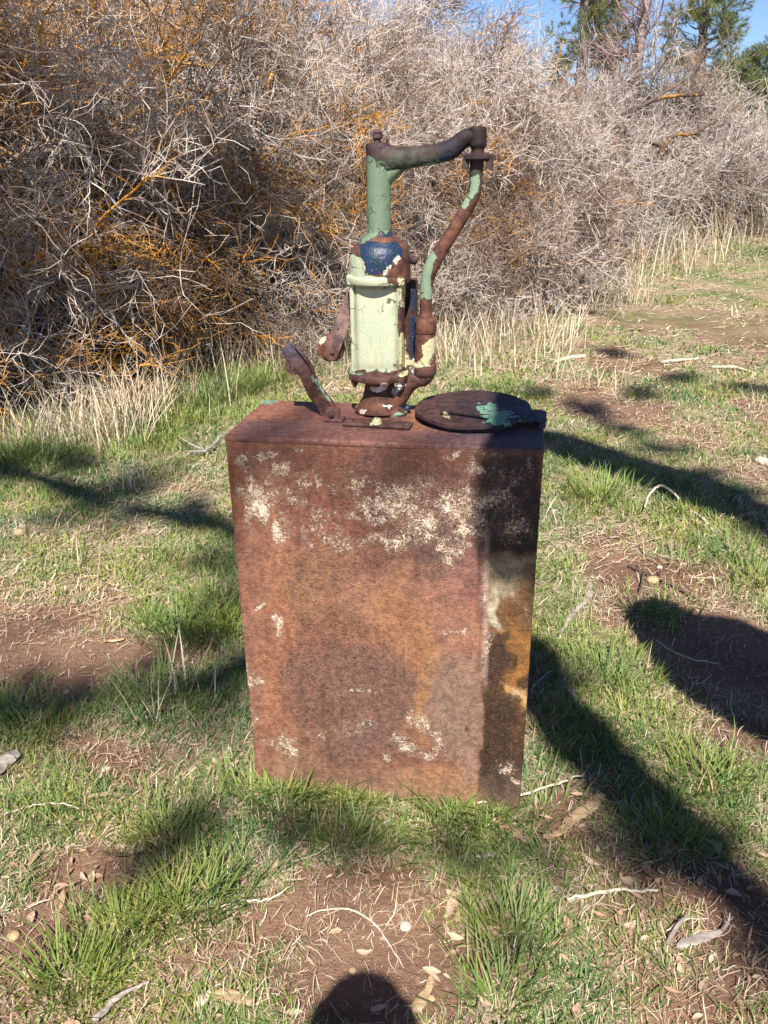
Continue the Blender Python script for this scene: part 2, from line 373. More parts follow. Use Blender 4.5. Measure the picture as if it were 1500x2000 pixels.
# ------------------------------------------------------------------ grass, thatch
def sample(n, ylo, yhi, power, margin=.9):
    """places on the ground, thinning out with distance"""
    u = rng.random(n); y = (ylo**power + u*(yhi**power-ylo**power))**(1/power)
    hw = .50*(y*_c+CAM_H*_s)+margin
    return (rng.random(n)*2-1)*hw, y
def blades(x, y, h, wd, az, lean, curl, tint, mb, segs=2, faceaz=None):
    N = len(x); z = gh(x, y)-.004
    d = np.stack([np.cos(az), np.sin(az)], 1); sd = np.stack([-np.sin(az), np.cos(az)], 1)
    if faceaz is not None: sd = np.stack([np.cos(faceaz), np.sin(faceaz)], 1)
    rows = []
    for k in range(segs+1):
        t = k/segs
        off = (lean*t+curl*t*t)*h; hz = h*t*np.sqrt(np.clip(1-(lean*.5+curl*.45*t)**2, .12, 1))
        c = np.stack([x+d[:, 0]*off, y+d[:, 1]*off, z+hz], 1)
        if k < segs:
            ww = wd*.5*(1-.55*t**1.5); s3 = np.concatenate([sd*ww[:, None], np.zeros((N, 1))], 1)
            rows += [c-s3, c+s3]
        else: rows.append(c)
    V = np.stack(rows, 1); K = V.shape[1]; V = V.reshape(-1, 3); o = np.arange(N)*K
    Q = [np.stack([o+2*k, o+2*k+1, o+2*k+3, o+2*k+2], 1) for k in range(segs-1)]
    T = np.stack([o+K-3, o+K-2, o+K-1], 1)
    mb.add(V, np.concatenate(Q) if Q else None, T, tint=np.repeat(tint, K, axis=0))
GRASS = mat_blade('green_grass', (1, 1, 1), (1.15, 1.02, .8), .30)
STRAW = mat_blade('dry_straw', (1, 1, 1), (1.05, .95, .88), .12, .7)
def grass_tint(N, dryf, x=None, y=None):
    g1 = np.array([.125, .195, .048]); g2 = np.array([.245, .330, .095]); g3 = np.array([.080, .165, .055]); dr = np.array([.42, .36, .20])
    a = rng.random((N, 1)); t = g1*(1-a)+g2*a
    if x is not None:
        k = sstep(.45, .62, fbm(x*3, y*3, 77, 3))[:, None]*.8; t = t*(1-k)+g3*k*(.8+.5*rng.random((N, 1)))
    d = (rng.random((N, 1)) < dryf)*(.5+.5*rng.random((N, 1))); return t*(1-d)+dr*d
mb = MB()
# near turf: blades in small tufts
def turf(ntuft, per, ylo, yhi, power, hmin, hmax, wd, thr, segs=2):
    tx, ty = sample(ntuft, ylo, yhi, power)
    c = cover(tx, ty); keep = (c > thr+rng.random(ntuft)*.42) & ~in_tank(tx, ty, .008)
    tx, ty, c = tx[keep], ty[keep], c[keep]
    k = len(tx); th = hmin+(hmax-hmin)*rng.random(k)**1.7*(.35+.85*c)
    x = np.repeat(tx, per); y = np.repeat(ty, per); N = len(x); sp = np.repeat(.010+.02*rng.random(k), per)*(1+.12*y)
    x = x+rng.normal(0, 1, N)*sp; y = y+rng.normal(0, 1, N)*sp
    ok = ~in_tank(x, y, .004); x, y = x[ok], y[ok]; hh = np.repeat(th, per)[ok]; N = len(x)
    az0 = np.repeat(rng.random(k)*2*math.pi, per)[ok]
    az = az0+rng.normal(0, 1.5, N); h = hh*(.45+.7*rng.random(N))
    blades(x, y, h, wd*(.6+.8*rng.random(N))*(1+.10*y), az, .15+.65*rng.random(N), .1+.8*rng.random(N), grass_tint(N, .16, x, y), mb, segs)
turf(23000, 9, .75, 2.6, 1.0, .016, .058, .0028, .26, 3)
turf(19000, 8, 2.4, 5.5, 1.0, .020, .060, .0038, .28, 2)
turf(17000, 6, 5.0, 13, 1.0, .03, .08, .0055, .30, 2)
turf(9000, 4, 12, 26, 1.2, .04, .09, .013, .36, 2)
# taller dark clumps
clumps = [(400,1230,.16,150),(350,1240,.15,120),(440,1190,.15,120),(460,1240,.13,100),(1155,975,.15,160),(1180,965,.13,100),(300,1370,.13,130),(1290,1195,.11,80),(340,1790,.10,140),(400,1760,.10,110),(140,1930,.10,160),(230,1830,.10,120),
  (515,1560,.11,110),(575,1545,.12,60),(545,1570,.09,80),(870,1585,.09,110),(980,1590,.10,110),(1050,1585,.09,60),(900,1600,.08,90),(330,1640,.09,120),(680,1660,.09,120),(1370,1530,.10,100),(1420,1540,.09,90),(1330,1100,.09,120),(1200,1330,.10,120),(1180,1300,.09,100),
  (440,770,.2,260),(400,790,.2,220),(480,760,.2,200),(330,830,.18,200),(280,870,.15,150),(520,750,.18,150),(1240,1000,.08,80),(1350,1000,.09,80),(1440,1090,.10,120),(1480,1140,.10,120),(60,1430,.11,140),(20,1400,.1,100),(1000,770,.1,150),(950,760,.1,120),(90,900,.16,200),(30,890,.16,200),(1300,1650,.09,120),(1000,1840,.09,110),(970,1960,.09,120),(1360,760,.1,80)]
for px, py, h, nb in clumps:
    g = onz(px, py); N = nb; sp = .045*(g[1]/2+.3)
    x = g[0]+rng.normal(0, sp, N); y = g[1]+rng.normal(0, sp, N); ok = ~in_tank(x, y, .006); x, y = x[ok], y[ok]; N = len(x)
    az = np.arctan2(y-g[1], x-g[0])+rng.normal(0, .6, N)
    blades(x, y, h*(.45+.65*rng.random(N)), .0034*(.7+.7*rng.random(N))*(1+.08*g[1]), az, .15+.4*rng.random(N), .1+.6*rng.random(N), grass_tint(N, .06)*.85, mb, 3)
# fringe against the foot of the tank
N = 1500; u = (rng.random(N)-.5)*BW*1.04
p = BC[None]+UX*u[:, None]-UY*(.006+np.abs(rng.normal(0, .02, N)))[:, None]
k = fbm(u*22, u*0+3, 4, 3) > .47; p = p[k]; N = len(p)
blades(p[:, 0], p[:, 1], .02+.055*rng.random(N)**1.6, .0032*(.7+.6*rng.random(N)), rng.random(N)*6.28, .2+.6*rng.random(N), .1+.8*rng.random(N), grass_tint(N, .25), mb, 3)
tag(mb.build('grass', GRASS, smooth=False), 'short green spring grass growing in tufts through the thatch', kind='stuff')

def straws(n, ylo, yhi, power, lmin, lmax, wd, mb, bare=.15):
    x, y = sample(n, ylo, yhi, power); c = cover(x, y)
    keep = (rng.random(n) < bare+np.clip(1.25-np.abs(c-.48)*2.3, 0, 1)) & ~in_tank(x, y, .02); x, y = x[keep], y[keep]; N = len(x)
    L = lmin+(lmax-lmin)*rng.random(N)**2.2; az = rng.random(N)*math.pi*2
    d = np.stack([np.cos(az), np.sin(az)], 1); bend = rng.normal(0, .06, N)*(1+2*(rng.random(N) < .12)); per = np.stack([-d[:, 1], d[:, 0]], 1)
    lift = rng.random(N)**2*.03; wdv = wd*(.5+rng.random(N))*(1+.12*y)
    rows = []
    for k, t in enumerate((-.5, -.1, .25, .5)):
        cx = x+d[:, 0]*L*t+per[:, 0]*L*bend*(1-4*t*t); cy = y+d[:, 1]*L*t+per[:, 1]*L*bend*(1-4*t*t)
        z = gh(cx, cy)+.003+lift*(t+.5)+rng.random(N)*.006
        ww = wdv*(.5 if k in (0, 3) else 1)*.5
        rows += [np.stack([cx-per[:, 0]*ww, cy-per[:, 1]*ww, z], 1), np.stack([cx+per[:, 0]*ww, cy+per[:, 1]*ww, z+wdv*.3], 1)]
    V = np.stack(rows, 1).reshape(-1, 3); o = np.arange(N)*8
    Q = np.concatenate([np.stack([o+2*k, o+2*k+1, o+2*k+3, o+2*k+2], 1) for k in range(3)])
    pal = np.array([[.50, .40, .27], [.38, .29, .19], [.58, .50, .37], [.30, .20, .13], [.50, .42, .31]])
    tint = pal[rng.integers(0, 5, N)]*(.7+.5*rng.random((N, 1)))
    mb.add(V, Q, None, tint=np.repeat(tint, 8, axis=0))
mb = MB()
straws(80000, .75, 2.7, 1.0, .006, .055, .0012, mb, bare=.08)
straws(60000, 2.5, 6, 1.0, .012, .085, .0019, mb)
straws(42000, 5.5, 16, 1.0, .03, .13, .0036, mb)
straws(6000, 14, 30, 1.0, .06, .25, .007, mb)
tag(mb.build('straw_litter', STRAW, smooth=False), 'dead straw and grass stems strewn over the soil', kind='stuff')

# tall dry grass along the foot of the thicket
mb = MB()
def drygrass(px, py, n, h, spread, leanaz=None, base=.0):
    g = onz(px, py); 
    for _ in range(3): g = onz(px, py, float(gh(g[0], g[1])))
    x = g[0]+rng.normal(0, spread, n); y = g[1]+rng.normal(0, spread*.8, n)
    az = rng.random(n)*6.28 if leanaz is None else leanaz+rng.normal(0, .7, n)
    pal = np.array([[.55, .47, .33], [.44, .36, .25], [.62, .55, .42], [.34, .27, .18]])
    blades(x, y, h*(.35+.75*rng.random(n)), .003*(1+.16*y)*(.6+.7*rng.random(n)), az, .05+.5*rng.random(n), .05+.5*rng.random(n), pal[rng.integers(0, 4, n)]*(.75+.4*rng.random((n, 1))), mb, 3)
for a in [(1180,600,110,.75,.16,-.6),(1150,520,140,.8,.3),(1240,500,140,.8,.35),(1290,480,110,.8,.35),(1330,520,90,.7,.3),(1200,540,120,.7,.3),(1100,560,110,.5,.25),(1230,590,60,.5,.2,.8),
          (1080,690,60,.35,.12,.3),(1110,660,50,.4,.12,.4),(1000,650,130,.45,.25),(940,680,140,.4,.22),(880,700,130,.38,.2),(820,700,90,.35,.2),(970,720,90,.3,.2),(900,640,120,.5,.3),
          (640,700,110,.5,.22),(560,700,160,.6,.2),(520,720,140,.6,.2),(600,690,120,.6,.2),(250,830,160,.45,.14),(200,860,150,.42,.15),(300,810,100,.4,.12),(150,860,110,.35,.15),(60,860,120,.35,.15),
          (1400,470,90,.7,.5),(1370,500,60,.6,.4),(1050,600,120,.5,.3),(720,690,120,.4,.3),(1460,440,90,1.0,.5),(420,740,90,.5,.2),(360,780,90,.45,.2),(700,740,60,.25,.2),(1090,740,40,.25,.1,.5),(340,1360,26,.2,.05),(1180,760,30,.3,.1)]: drygrass(*a)
for px, py in [(230,960),(270,940),(60,1040),(140,1110),(1060,1010),(1390,860),(1480,800),(300,1420),(1200,880),(1350,720),(1440,620)]:
    drygrass(px, py, 16, .16, .05)
tag(mb.build('dry_grass', STRAW, smooth=False), 'tall bleached dry grass along the foot of the thicket', kind='stuff')
# ------------------------------------------------------------------ the oil dispenser
DISP = thing('oil_dispenser', 'rusted hand cranked oil dispenser with peeling green pump head on a tall brown steel tank', 'oil pump', (BX, BY, 0))
DB = (BX, BY, 0)
FOOT = onz(745, 806, BH)
def onpl(px, py, off=0.0):
    """point on the upright plane through the pump's foot, parallel to the tank front"""
    d = ray(px, py); P0 = FOOT+UY*off; t = ((P0-CAM)@UY)/(d@UY); return CAM+d*t
def rad(hw, P): return hw/F_PX*((P-CAM)@FW)

RUST = np.array([.108, .048, .031]); DARK = np.array([.050, .030, .034]); PURP = np.array([.085, .044, .040]); NAVY = np.array([.02, .035, .075]); OLIVE = np.array([.045, .072, .052])
PALE = np.array([.40, .43, .30]); CREAM = np.array([.48, .43, .25]); MOSS = np.array([.125, .180, .118]); MOSS2 = np.array([.20, .265, .18]); MINT = np.array([.13, .26, .185])
# top coat: (polygon in the photograph, colour)
TOP = [
 ([(700,303),(722,304),(736,316),(746,312),(757,320),(766,330),(790,330),(825,322),(862,311),(850,322),(815,330),(785,340),(768,358),(768,440),(764,452),(752,456),(742,450),(734,462),(722,468),(700,480)], MOSS),
 ([(668,498),(682,500),(690,496),(700,500),(706,503),(712,512),(714,530),(711,538),(735,541),(757,538),(757,550),(775,556),(775,563),(660,565)], PALE*.95),
 ([(660,556),(776,556),(778,580),(779,600),(778,640),(781,690),(776,722),(760,727),(740,726),(700,724),(660,726)], PALE),
 ([(779,552),(793,552),(792,598),(781,600)], CREAM),
 ([(780,650),(790,648),(793,690),(801,700),(798,712),(785,722),(776,724)], CREAM),
 ([(773,541),(792,541),(792,552),(775,551)], CREAM),
 ([(918,341),(926,343),(934,343),(936,352),(933,372),(926,388),(916,403),(906,411),(898,402),(914,380),(918,365)], MOSS2),
 ([(838,488),(850,492),(858,502),(846,520),(842,545),(846,580),(834,584),(828,580),(818,588),(812,560),(820,530),(828,505)], MOSS2*.92),
 ([(851,652),(858,660),(856,682),(846,700),(840,715),(826,716),(812,722),(800,713),(802,704),(814,708),(824,697),(824,680),(833,668),(842,662)], CREAM),
 ([(674,721),(684,724),(712,727),(708,732),(678,731)], MOSS2),
 ([(783,726),(798,722),(798,734),(786,738),(776,734)], CREAM),
 ([(760,812),(775,806),(797,804),(792,814),(775,821),(762,819)], MOSS2*1.3),
 ([(733,816),(741,818),(746,828),(724,830),(728,822)], CREAM),
 ([(604,728),(612,734),(624,745),(636,770),(646,784),(640,786),(626,766),(612,748)], MOSS2*1.2),
 ([(624,657),(636,652),(638,664),(628,676),(620,668)], PALE),
 ([(926,790),(962,788),(995,802),(1018,812),(1000,822),(975,828),(950,832),(944,815),(932,806)], MINT),
 ([(944,818),(962,824),(960,834),(948,832)], MINT), ([(985,828),(1025,822),(1028,829),(990,838)], MINT*1.1),
 ([(864,802),(876,808),(884,818),(868,818)], CREAM*.6),
 ([(505,786),(520,777),(548,778),(538,787),(520,790)], MINT),
]
BLUE = [([(700,478),(718,470),(745,474),(770,470),(785,486),(788,500),(766,506),(768,520),(756,530),(738,538),(714,538),(706,505)],),
        ([(738,445),(765,448),(768,465),(752,462),(742,462)],), ([(735,310),(748,322),(752,332),(742,330)],), ([(780,790),(800,792),(802,806),(788,800)],),
        ([(798,552),(812,552),(812,700),(802,715)],), ([(800,330),(880,312),(884,296),(840,316),(780,328)],)]
WHITE = [([(762,504),(772,506),(780,499),(784,503),(774,518),(768,510)],), ([(752,528),(762,514),(766,518),(758,530),(756,540),(750,538)],),
         ([(776,744),(790,748),(770,775),(764,760)],), ([(700,812),(704,802),(716,800),(712,812)],), ([(722,756),(738,758),(744,750),(760,748),(758,756),(738,768),(726,764)],),
         ([(745,790),(755,788),(768,794),(760,800)],), ([(696,722),(700,736),(704,736)],), ([(803,700),(812,700),(812,732),(806,726)],)]
BASE = [  # (px, py, rx, ry, colour)
 (740,292,28,16,DARK*.8),(800,303,60,12,np.array([.042,.024,.022])),(825,320,70,13,OLIVE*1.1),(790,302,30,10,OLIVE*.9),(885,300,25,25,NAVY*.3),(905,280,20,20,DARK*.4),(933,270,22,30,DARK*.28),(935,318,35,20,PURP*.55),
 (932,340,14,20,OLIVE*.5),(945,375,8,40,PURP*.6),(895,430,40,50,RUST*.95),(740,470,45,14,RUST*1.0),(690,488,16,14,PURP),(780,525,25,22,RUST*.95),
 (808,508,14,14,DARK),(740,276,12,22,DARK*1.2),(800,630,10,90,PURP*.5),(830,640,26,22,RUST),(833,690,26,25,RUST*1.1),(830,738,28,16,PURP),(745,735,60,8,PURP*1.1),(745,765,30,20,RUST*.8),
 (745,795,55,20,RUST),(740,830,75,12,PURP*.9),(590,700,30,30,PURP*.8),(575,685,15,15,NAVY+.02),(620,760,25,40,RUST*.9),(655,815,20,15,PURP),(655,640,22,45,np.array([.17,.12,.115])),(645,690,30,30,RUST*.8),
 (850,815,40,30,PURP*.6),(930,810,60,30,DARK*.55),(1000,815,40,25,NAVY*.8+.012),(1045,815,25,25,NAVY+.02)]  # navy at the lid's right end: bluish shade put into the colour
def paint(V, only=None):
    px, py = proj(V); wob = 1.0
    n1 = (fbm(px/9, py/9, 3, 4)-.5)*9; n2 = (fbm(px/9+50, py/9, 8, 4)-.5)*8
    X, Y = px+n1, py+n2
    best = np.full(len(px), -99.); col = np.tile(PALE, (len(px), 1))
    for poly, c in (TOP if only is None else [TOP[i] for i in only]):
        d = sdpoly(X, Y, poly)
        if c[1] > c[0]*1.8: d = d-(fbm(px/11, py/3.2, 23, 4)-.36)*50+2*(np.abs(py-800) < 60)
        k = d > best; best = np.where(k, d, best); col[k] = c
    f = lambda d: np.clip(.5+.36*np.tanh(d/11)+.14*np.tanh(d/60), 0, 1)
    bl = np.full(len(px), -99.)
    for (p,) in BLUE: bl = np.maximum(bl, sdpoly(X, Y, p))
    wh = np.full(len(px), -99.)
    for (p,) in WHITE: wh = np.maximum(wh, sdpoly(X, Y, p))
    wgt = np.full(len(px), .02); bc = np.tile(RUST*.85, (len(px), 1))*.02
    for (cx, cy, rx, ry, c) in BASE:
        g = np.exp(-(((px-cx)/rx)**2+((py-cy)/ry)**2)); wgt += g; bc += g[:, None]*c
    bc = bc/wgt[:, None]
    # grime gathered in the joints of the barrel
    g = np.exp(-((px-693)/2.2)**2)+np.exp(-((px-778.5)/2.2)**2); g *= (py > 560)*(py < 722); g = g+np.exp(-((py-562)/4)**2)*(px > 690)*(px < 782)*1.0+.5*np.exp(-((py-716)/7)**2)*(px > 690)*(px < 782)
    g = np.clip(g*(.35+1.0*fbm(px/6, py/14, 19, 3)), 0, 1)[:, None]*.7; col = col*(1-g)+np.array([.20, .15, .08])*g
    return np.stack([f(best), f(bl), f(wh)*.985], 1), col, bc
def pbuild(mb, name, parent=DISP, smooth=True, mat=None, only=None):
    V = np.concatenate(mb.V); p, c, b_ = paint(V, only)
    if only is not None: p[:, 1:] = 0
    mb.A['paint'] = [p]; mb.A['paintcol'] = [c]; mb.A['basecol'] = [b_]
    o = mb.build(name, mat or METAL, parent, smooth, base=DB)
    if smooth:
        o.data.set_sharp_from_angle(angle=math.radians(42))
    return o
def lathe(axpx, prof, sides=40, off=0.0, step=.004, mb=None, wob=0.0, squash=1.0):
    """profile (py, halfwidth px) down the upright axis that the photograph shows at column axpx"""
    mb = mb or MB(); P = [onpl(axpx if not isinstance(axpx, (list, tuple)) else np.interp(py, [axpx[0][1], axpx[1][1]], [axpx[0][0], axpx[1][0]]), py, off) for py, _ in prof]
    R = [rad(hw, p) for (_, hw), p in zip(prof, P)]
    return lathe_w(P, R, sides, step, mb, wob, squash)
def lathe_w(P, R, sides=40, step=.004, mb=None, wob=0.0, squash=1.0, ax=None):
    mb = mb or MB(); PP = []; RR = []
    for i in range(len(P)-1):
        L = np.linalg.norm(P[i+1]-P[i])+abs(R[i+1]-R[i]); k = max(1, int(L/step))
        for t in np.arange(k)/k: PP.append(P[i]*(1-t)+P[i+1]*t); RR.append(R[i]*(1-t)+R[i+1]*t)
    PP.append(P[-1]); RR.append(R[-1]); PP = np.array(PP); RR = np.array(RR)
    a = np.arange(sides)*2*math.pi/sides
    if ax is None: e1, e2 = UX, UY
    else: e1, e2 = ax
    V = PP[:, None]+(RR[:, None, None])*(e1*np.cos(a)[:, None]+e2*squash*np.sin(a)[:, None])[None]
    if wob: V = V+(fbm(V[..., 0]*60+V[..., 1]*40, V[..., 2]*60, 5, 3)-.5)[..., None]*wob*(e1*np.cos(a)[:, None]+e2*np.sin(a)[:, None])[None]
    k = len(PP); V = V.reshape(-1, 3)
    i = np.arange(k-1)[:, None]*sides; j = np.arange(sides)[None]; j2 = (j+1) % sides
    Qd = np.stack([i+j, i+sides+j, i+sides+j2, i+j2], -1).reshape(-1, 4)
    V = np.concatenate([V, PP[:1], PP[-1:]]); jj = np.arange(sides); j2 = (jj+1) % sides
    T = np.concatenate([np.stack([jj, j2, np.full(sides, k*sides)], 1), np.stack([(k-1)*sides+j2, (k-1)*sides+jj, np.full(sides, k*sides+1)], 1)])
    mb.add(V, Qd, T); return mb
def pipe(pts, hws, off=0.0, sides=24, step=.005, mb=None, offs=None, ell=None, smooth=True):
    mb = mb or MB(); offs = offs or [off]*len(pts)
    P = np.array([onpl(x, y, o) for (x, y), o in zip(pts, offs)]); R = [rad(h, p) for h, p in zip(hws, P)]
    P, R = resample(P, step, R, smooth); V, Qd, T = tube_geo(P, R, sides, UY, True, ell); mb.add(V, Qd, T); return mb
def boxgeo(c, e1, e2, e3, h1, h2, h3, mb=None, n1=1, n2=1, n3=1, bev=0.0):
    """bevelled, subdivided block as a smooth-cornered grid"""
    mb = mb or MB(); c = np.asarray(c, float)
    def ax(h, n):
        if bev: return np.concatenate([[-h, -h+bev*.3, -h+bev], np.linspace(-h+bev, h-bev, n+1)[1:-1], [h-bev, h-bev*.3, h]])
        return np.linspace(-h, h, n+1)
    A = [ax(h1, n1), ax(h2, n2), ax(h3, n3)]; H = [h1, h2, h3]; E = [e1, e2, e3]
    for (i, j, k) in ((0, 1, 2), (1, 2, 0), (2, 0, 1)):
        for s in (-1, 1):
            u, v = np.meshgrid(A[i], A[j], indexing='ij'); L = np.zeros(u.shape+(3,)); L[..., i] = u; L[..., j] = v; L[..., k] = s*H[k]
            if bev:
                inner = np.array(H)-bev; q = np.clip(L, -inner, inner); d = L-q; ln = np.linalg.norm(d, axis=-1, keepdims=True); L = q+d/np.maximum(ln, 1e-9)*np.minimum(ln, bev)
            V = c+L[..., 0:1]*e1+L[..., 1:2]*e2+L[..., 2:3]*e3
            a, b_ = u.shape; ix = np.arange(a*b_).reshape(a, b_)
            Qd = np.stack([ix[:-1, :-1], ix[1:, :-1], ix[1:, 1:], ix[:-1, 1:]], -1).reshape(-1, 4)
            if s < 0: Qd = Qd[:, ::-1]
            mb.add(V.reshape(-1, 3), Qd)
    return mb
def plate(poly, off0, off1, mb=None, sub=.006, dome=0):
    """flat piece cut to an outline (pixels), between two depths behind/before the pump plane"""
    mb = mb or MB(); n_ = len(poly); W = np.array([onpl(x, y, 0) for x, y in poly])
    W, _ = resample(np.concatenate([W, W[:1]]), sub, None, False); W = W[:-1]; n_ = len(W)
    cen = W.mean(0); rings = [W+UY*off1, W+UY*off0]; s_ = W*1.0
    inn = cen+(W-cen)*.82+UY*(off0-dome); inb = cen+(W-cen)*.82+UY*off1
    V = np.concatenate([inb, rings[0], rings[1], inn, [cen+UY*off1], [cen+UY*(off0-dome*1.3)]])
    i = np.arange(n_); j = (i+1) % n_; Qd = []
    for k in range(3): Qd.append(np.stack([k*n_+i, k*n_+j, (k+1)*n_+j, (k+1)*n_+i], 1))
    T = np.concatenate([np.stack([j, i, np.full(n_, 4*n_)], 1), np.stack([3*n_+i, 3*n_+j, np.full(n_, 4*n_+1)], 1)])
    mb.add(V, np.concatenate(Qd), T); return mb
def hexbolt(P, up, r, h, mb=None, sides=6):
    mb = mb or MB(); up = nrm(up); e1 = nrm(np.cross(up, [.3, .9, .2])); e2 = np.cross(up, e1)
    return lathe_w([P, P+up*h*.85, P+up*h], [r, r, r*.8], sides, 1, mb, ax=(e1, e2))

# ---- tank: front skin as a fine grid whose colours and masks are laid out over the face, as measured
def tank_paint(V, front=True):
    px, py = proj(V); N = len(px)
    n1 = (fbm(px/46, py/46, 3, 6)-.5); n2 = (fbm(px/46+9, py/46, 13, 6)-.5); X = px+n1*95; Y = py+n2*95
    col = np.tile([.27, .108, .064], (N, 1))
    def blob(cx, cy, rx, ry, c, s=1.0, hard=.35):
        nonlocal col
        d = np.sqrt(((X-cx)/rx)**2+((Y-cy)/ry)**2); m_ = sstep(1+hard, 1-hard, d)[:, None]*s; col = col*(1-m_)+np.array(c)*m_
    def region(poly, c, s=1.0, soft=14, wob=80):
        nonlocal col
        d = sdpoly(px+n1*wob, py+n2*wob, poly); m_ = sstep(-soft*.6, soft*.6, d)[:, None]*s; col = col*(1-m_)+np.array(c)*m_
    blob(700,1000,330,130,[.235,.080,.050],.8); blob(620,1130,110,60,[.33,.165,.075],.6,.8); blob(640,1180,140,60,[.31,.15,.075],.5,.8)
    blob(520,1250,50,330,[.35,.150,.088],.75,.6); blob(475,1300,25,300,[.30,.115,.07],.5); blob(545,1240,22,220,[.42,.165,.08],.6,.7)
    blob(470,950,18,60,[.36,.12,.035],.5,.8)
    blob(740,1130,140,70,[.22,.095,.065],.4,.8)
    region([(600,1160),(700,1130),(830,1100),(880,1130),(930,1200),(940,1250),(940,1400),(800,1400),(800,1260)], [.37,.165,.10], .8, 26)
    region([(560,1290),(620,1270),(700,1255),(790,1260),(806,1320),(806,1380),(782,1420),(780,1470),(700,1500),(590,1480),(560,1420)], [.225,.108,.072], .7, 34)
    blob(735,1340,90,75,[.19,.105,.08],.4,1.0)
    blob(760,1190,30,50,[.42,.185,.065],.45,.8); blob(835,1270,30,60,[.44,.20,.075],.6,.7); blob(790,1210,40,70,[.39,.165,.075],.5,.8); blob(815,1380,16,60,[.46,.21,.075],.7,.6)
    region([(838,1280),(945,1270),(948,1500),(905,1520),(870,1440),(835,1360)], [.315,.175,.115], .8, 22)
    blob(900,1380,50,80,[.30,.18,.125],.6,.6)
    blob(720,1540,220,40,[.33,.165,.10],.6,.5); blob(860,1530,80,35,[.47,.225,.10],.6,.6); blob(560,1500,60,30,[.33,.19,.11],.6,.6); blob(600,1455,80,25,[.38,.17,.075],.35,.6)
    blob(700,1450,90,20,[.18,.10,.08],.5,.6); blob(920,1409,6,9,[.09,.05,.03],.9,.3)
    # near-black patch, upper right
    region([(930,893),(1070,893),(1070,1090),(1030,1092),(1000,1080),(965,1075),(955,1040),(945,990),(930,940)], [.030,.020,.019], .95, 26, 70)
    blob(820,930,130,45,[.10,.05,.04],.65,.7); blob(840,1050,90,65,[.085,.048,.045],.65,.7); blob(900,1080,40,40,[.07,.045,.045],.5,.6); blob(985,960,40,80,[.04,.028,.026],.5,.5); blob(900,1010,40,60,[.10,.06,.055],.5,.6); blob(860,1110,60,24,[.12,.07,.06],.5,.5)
    blob(912,1115,34,62,[.30,.125,.095],.8,.5); blob(925,1175,22,30,[.31,.125,.09],.7,.5); blob(880,1135,22,22,[.36,.17,.12],.5,.5)
    # right hand strip, below that patch: stain colour that stands in for limb shade
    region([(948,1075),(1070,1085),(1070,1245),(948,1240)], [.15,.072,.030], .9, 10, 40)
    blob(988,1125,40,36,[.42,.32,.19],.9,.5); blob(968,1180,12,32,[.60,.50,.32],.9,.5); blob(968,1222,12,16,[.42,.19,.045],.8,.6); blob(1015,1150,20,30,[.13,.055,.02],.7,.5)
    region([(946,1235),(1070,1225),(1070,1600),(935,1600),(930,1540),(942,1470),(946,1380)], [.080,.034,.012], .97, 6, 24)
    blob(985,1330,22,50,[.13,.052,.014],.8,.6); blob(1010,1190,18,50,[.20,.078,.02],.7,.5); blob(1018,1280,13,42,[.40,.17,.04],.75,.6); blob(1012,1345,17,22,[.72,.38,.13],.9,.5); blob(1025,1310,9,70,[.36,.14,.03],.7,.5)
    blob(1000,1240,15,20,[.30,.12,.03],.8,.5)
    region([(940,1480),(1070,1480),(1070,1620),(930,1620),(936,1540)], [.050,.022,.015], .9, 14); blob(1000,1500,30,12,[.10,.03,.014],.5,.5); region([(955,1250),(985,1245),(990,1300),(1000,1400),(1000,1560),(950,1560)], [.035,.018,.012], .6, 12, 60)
    # pale seam down the strip's left edge
    d = np.abs(px-(951-(py-1040)*.012)-n1*6); m_ = (sstep(7, 2, d)*sstep(1020, 1060, py)*sstep(1370, 1300, py)*.75)[:, None]; col = col*(1-m_)+np.array([.50, .33, .26])*m_
    d = np.abs(px-936-n1*4); m_ = (sstep(5, 1, d)*sstep(1040, 1060, py)*sstep(1165, 1130, py)*.8)[:, None]; col = col*(1-m_)+np.array([.07, .045, .045])*m_
    W_ = np.zeros(N)
    def cr(cx, cy, rx, ry, s):
        nonlocal W_; d = ((px+n1*60-cx)/rx)**2+((py+n2*46-cy)/ry)**2; W_ = np.maximum(W_, (s+.05)*np.exp(-d*.9))
    for a in [(502,985,32,60,1.02),(490,950,20,60,.84),(545,920,30,30,.84),(600,935,45,26,.74),(560,970,35,26,.70),(548,1040,20,35,.84),(585,872,30,10,.80),(625,935,20,30,.74),(480,900,24,22,.66),(520,890,30,16,.62),
              (700,945,70,45,.60),(760,980,75,60,.78),(820,1020,70,60,.80),(750,1060,60,30,.80),(830,945,80,30,.62),(900,985,60,55,.84),(940,1000,22,50,.92),(880,1070,40,35,.80),(925,1040,36,30,.86),(870,1100,26,24,.84),(980,960,70,80,.56),(1010,1030,40,40,.58),(925,910,20,22,.76),(1040,920,20,30,.55),
              (880,885,40,6,.76),(960,885,40,6,.7),(620,1020,80,70,.54),(660,1060,60,30,.62),(515,1195,12,16,.84),(535,1222,9,18,.84),(486,1320,9,45,.84),(502,1330,16,12,.84),(478,1220,8,30,.6),(500,1400,20,30,.62),(545,1455,34,16,.84),(560,1468,14,14,.85),
              (820,1410,36,36,.84),(855,1440,28,30,.82),(790,1450,30,20,.80),(830,1470,34,22,.84),(870,1465,14,26,.76),(760,1480,16,14,.78),(885,1237,30,8,.85),(900,1285,8,12,.4),(948,1260,12,40,.78),(610,1440,40,20,.56),(720,1355,60,10,.55),(700,1420,80,26,.56),(990,1500,34,18,.66),(1015,1520,14,14,.84),(945,1150,12,60,.62),(700,1270,60,20,.3),(1010,1350,30,30,.5)]: cr(*a)
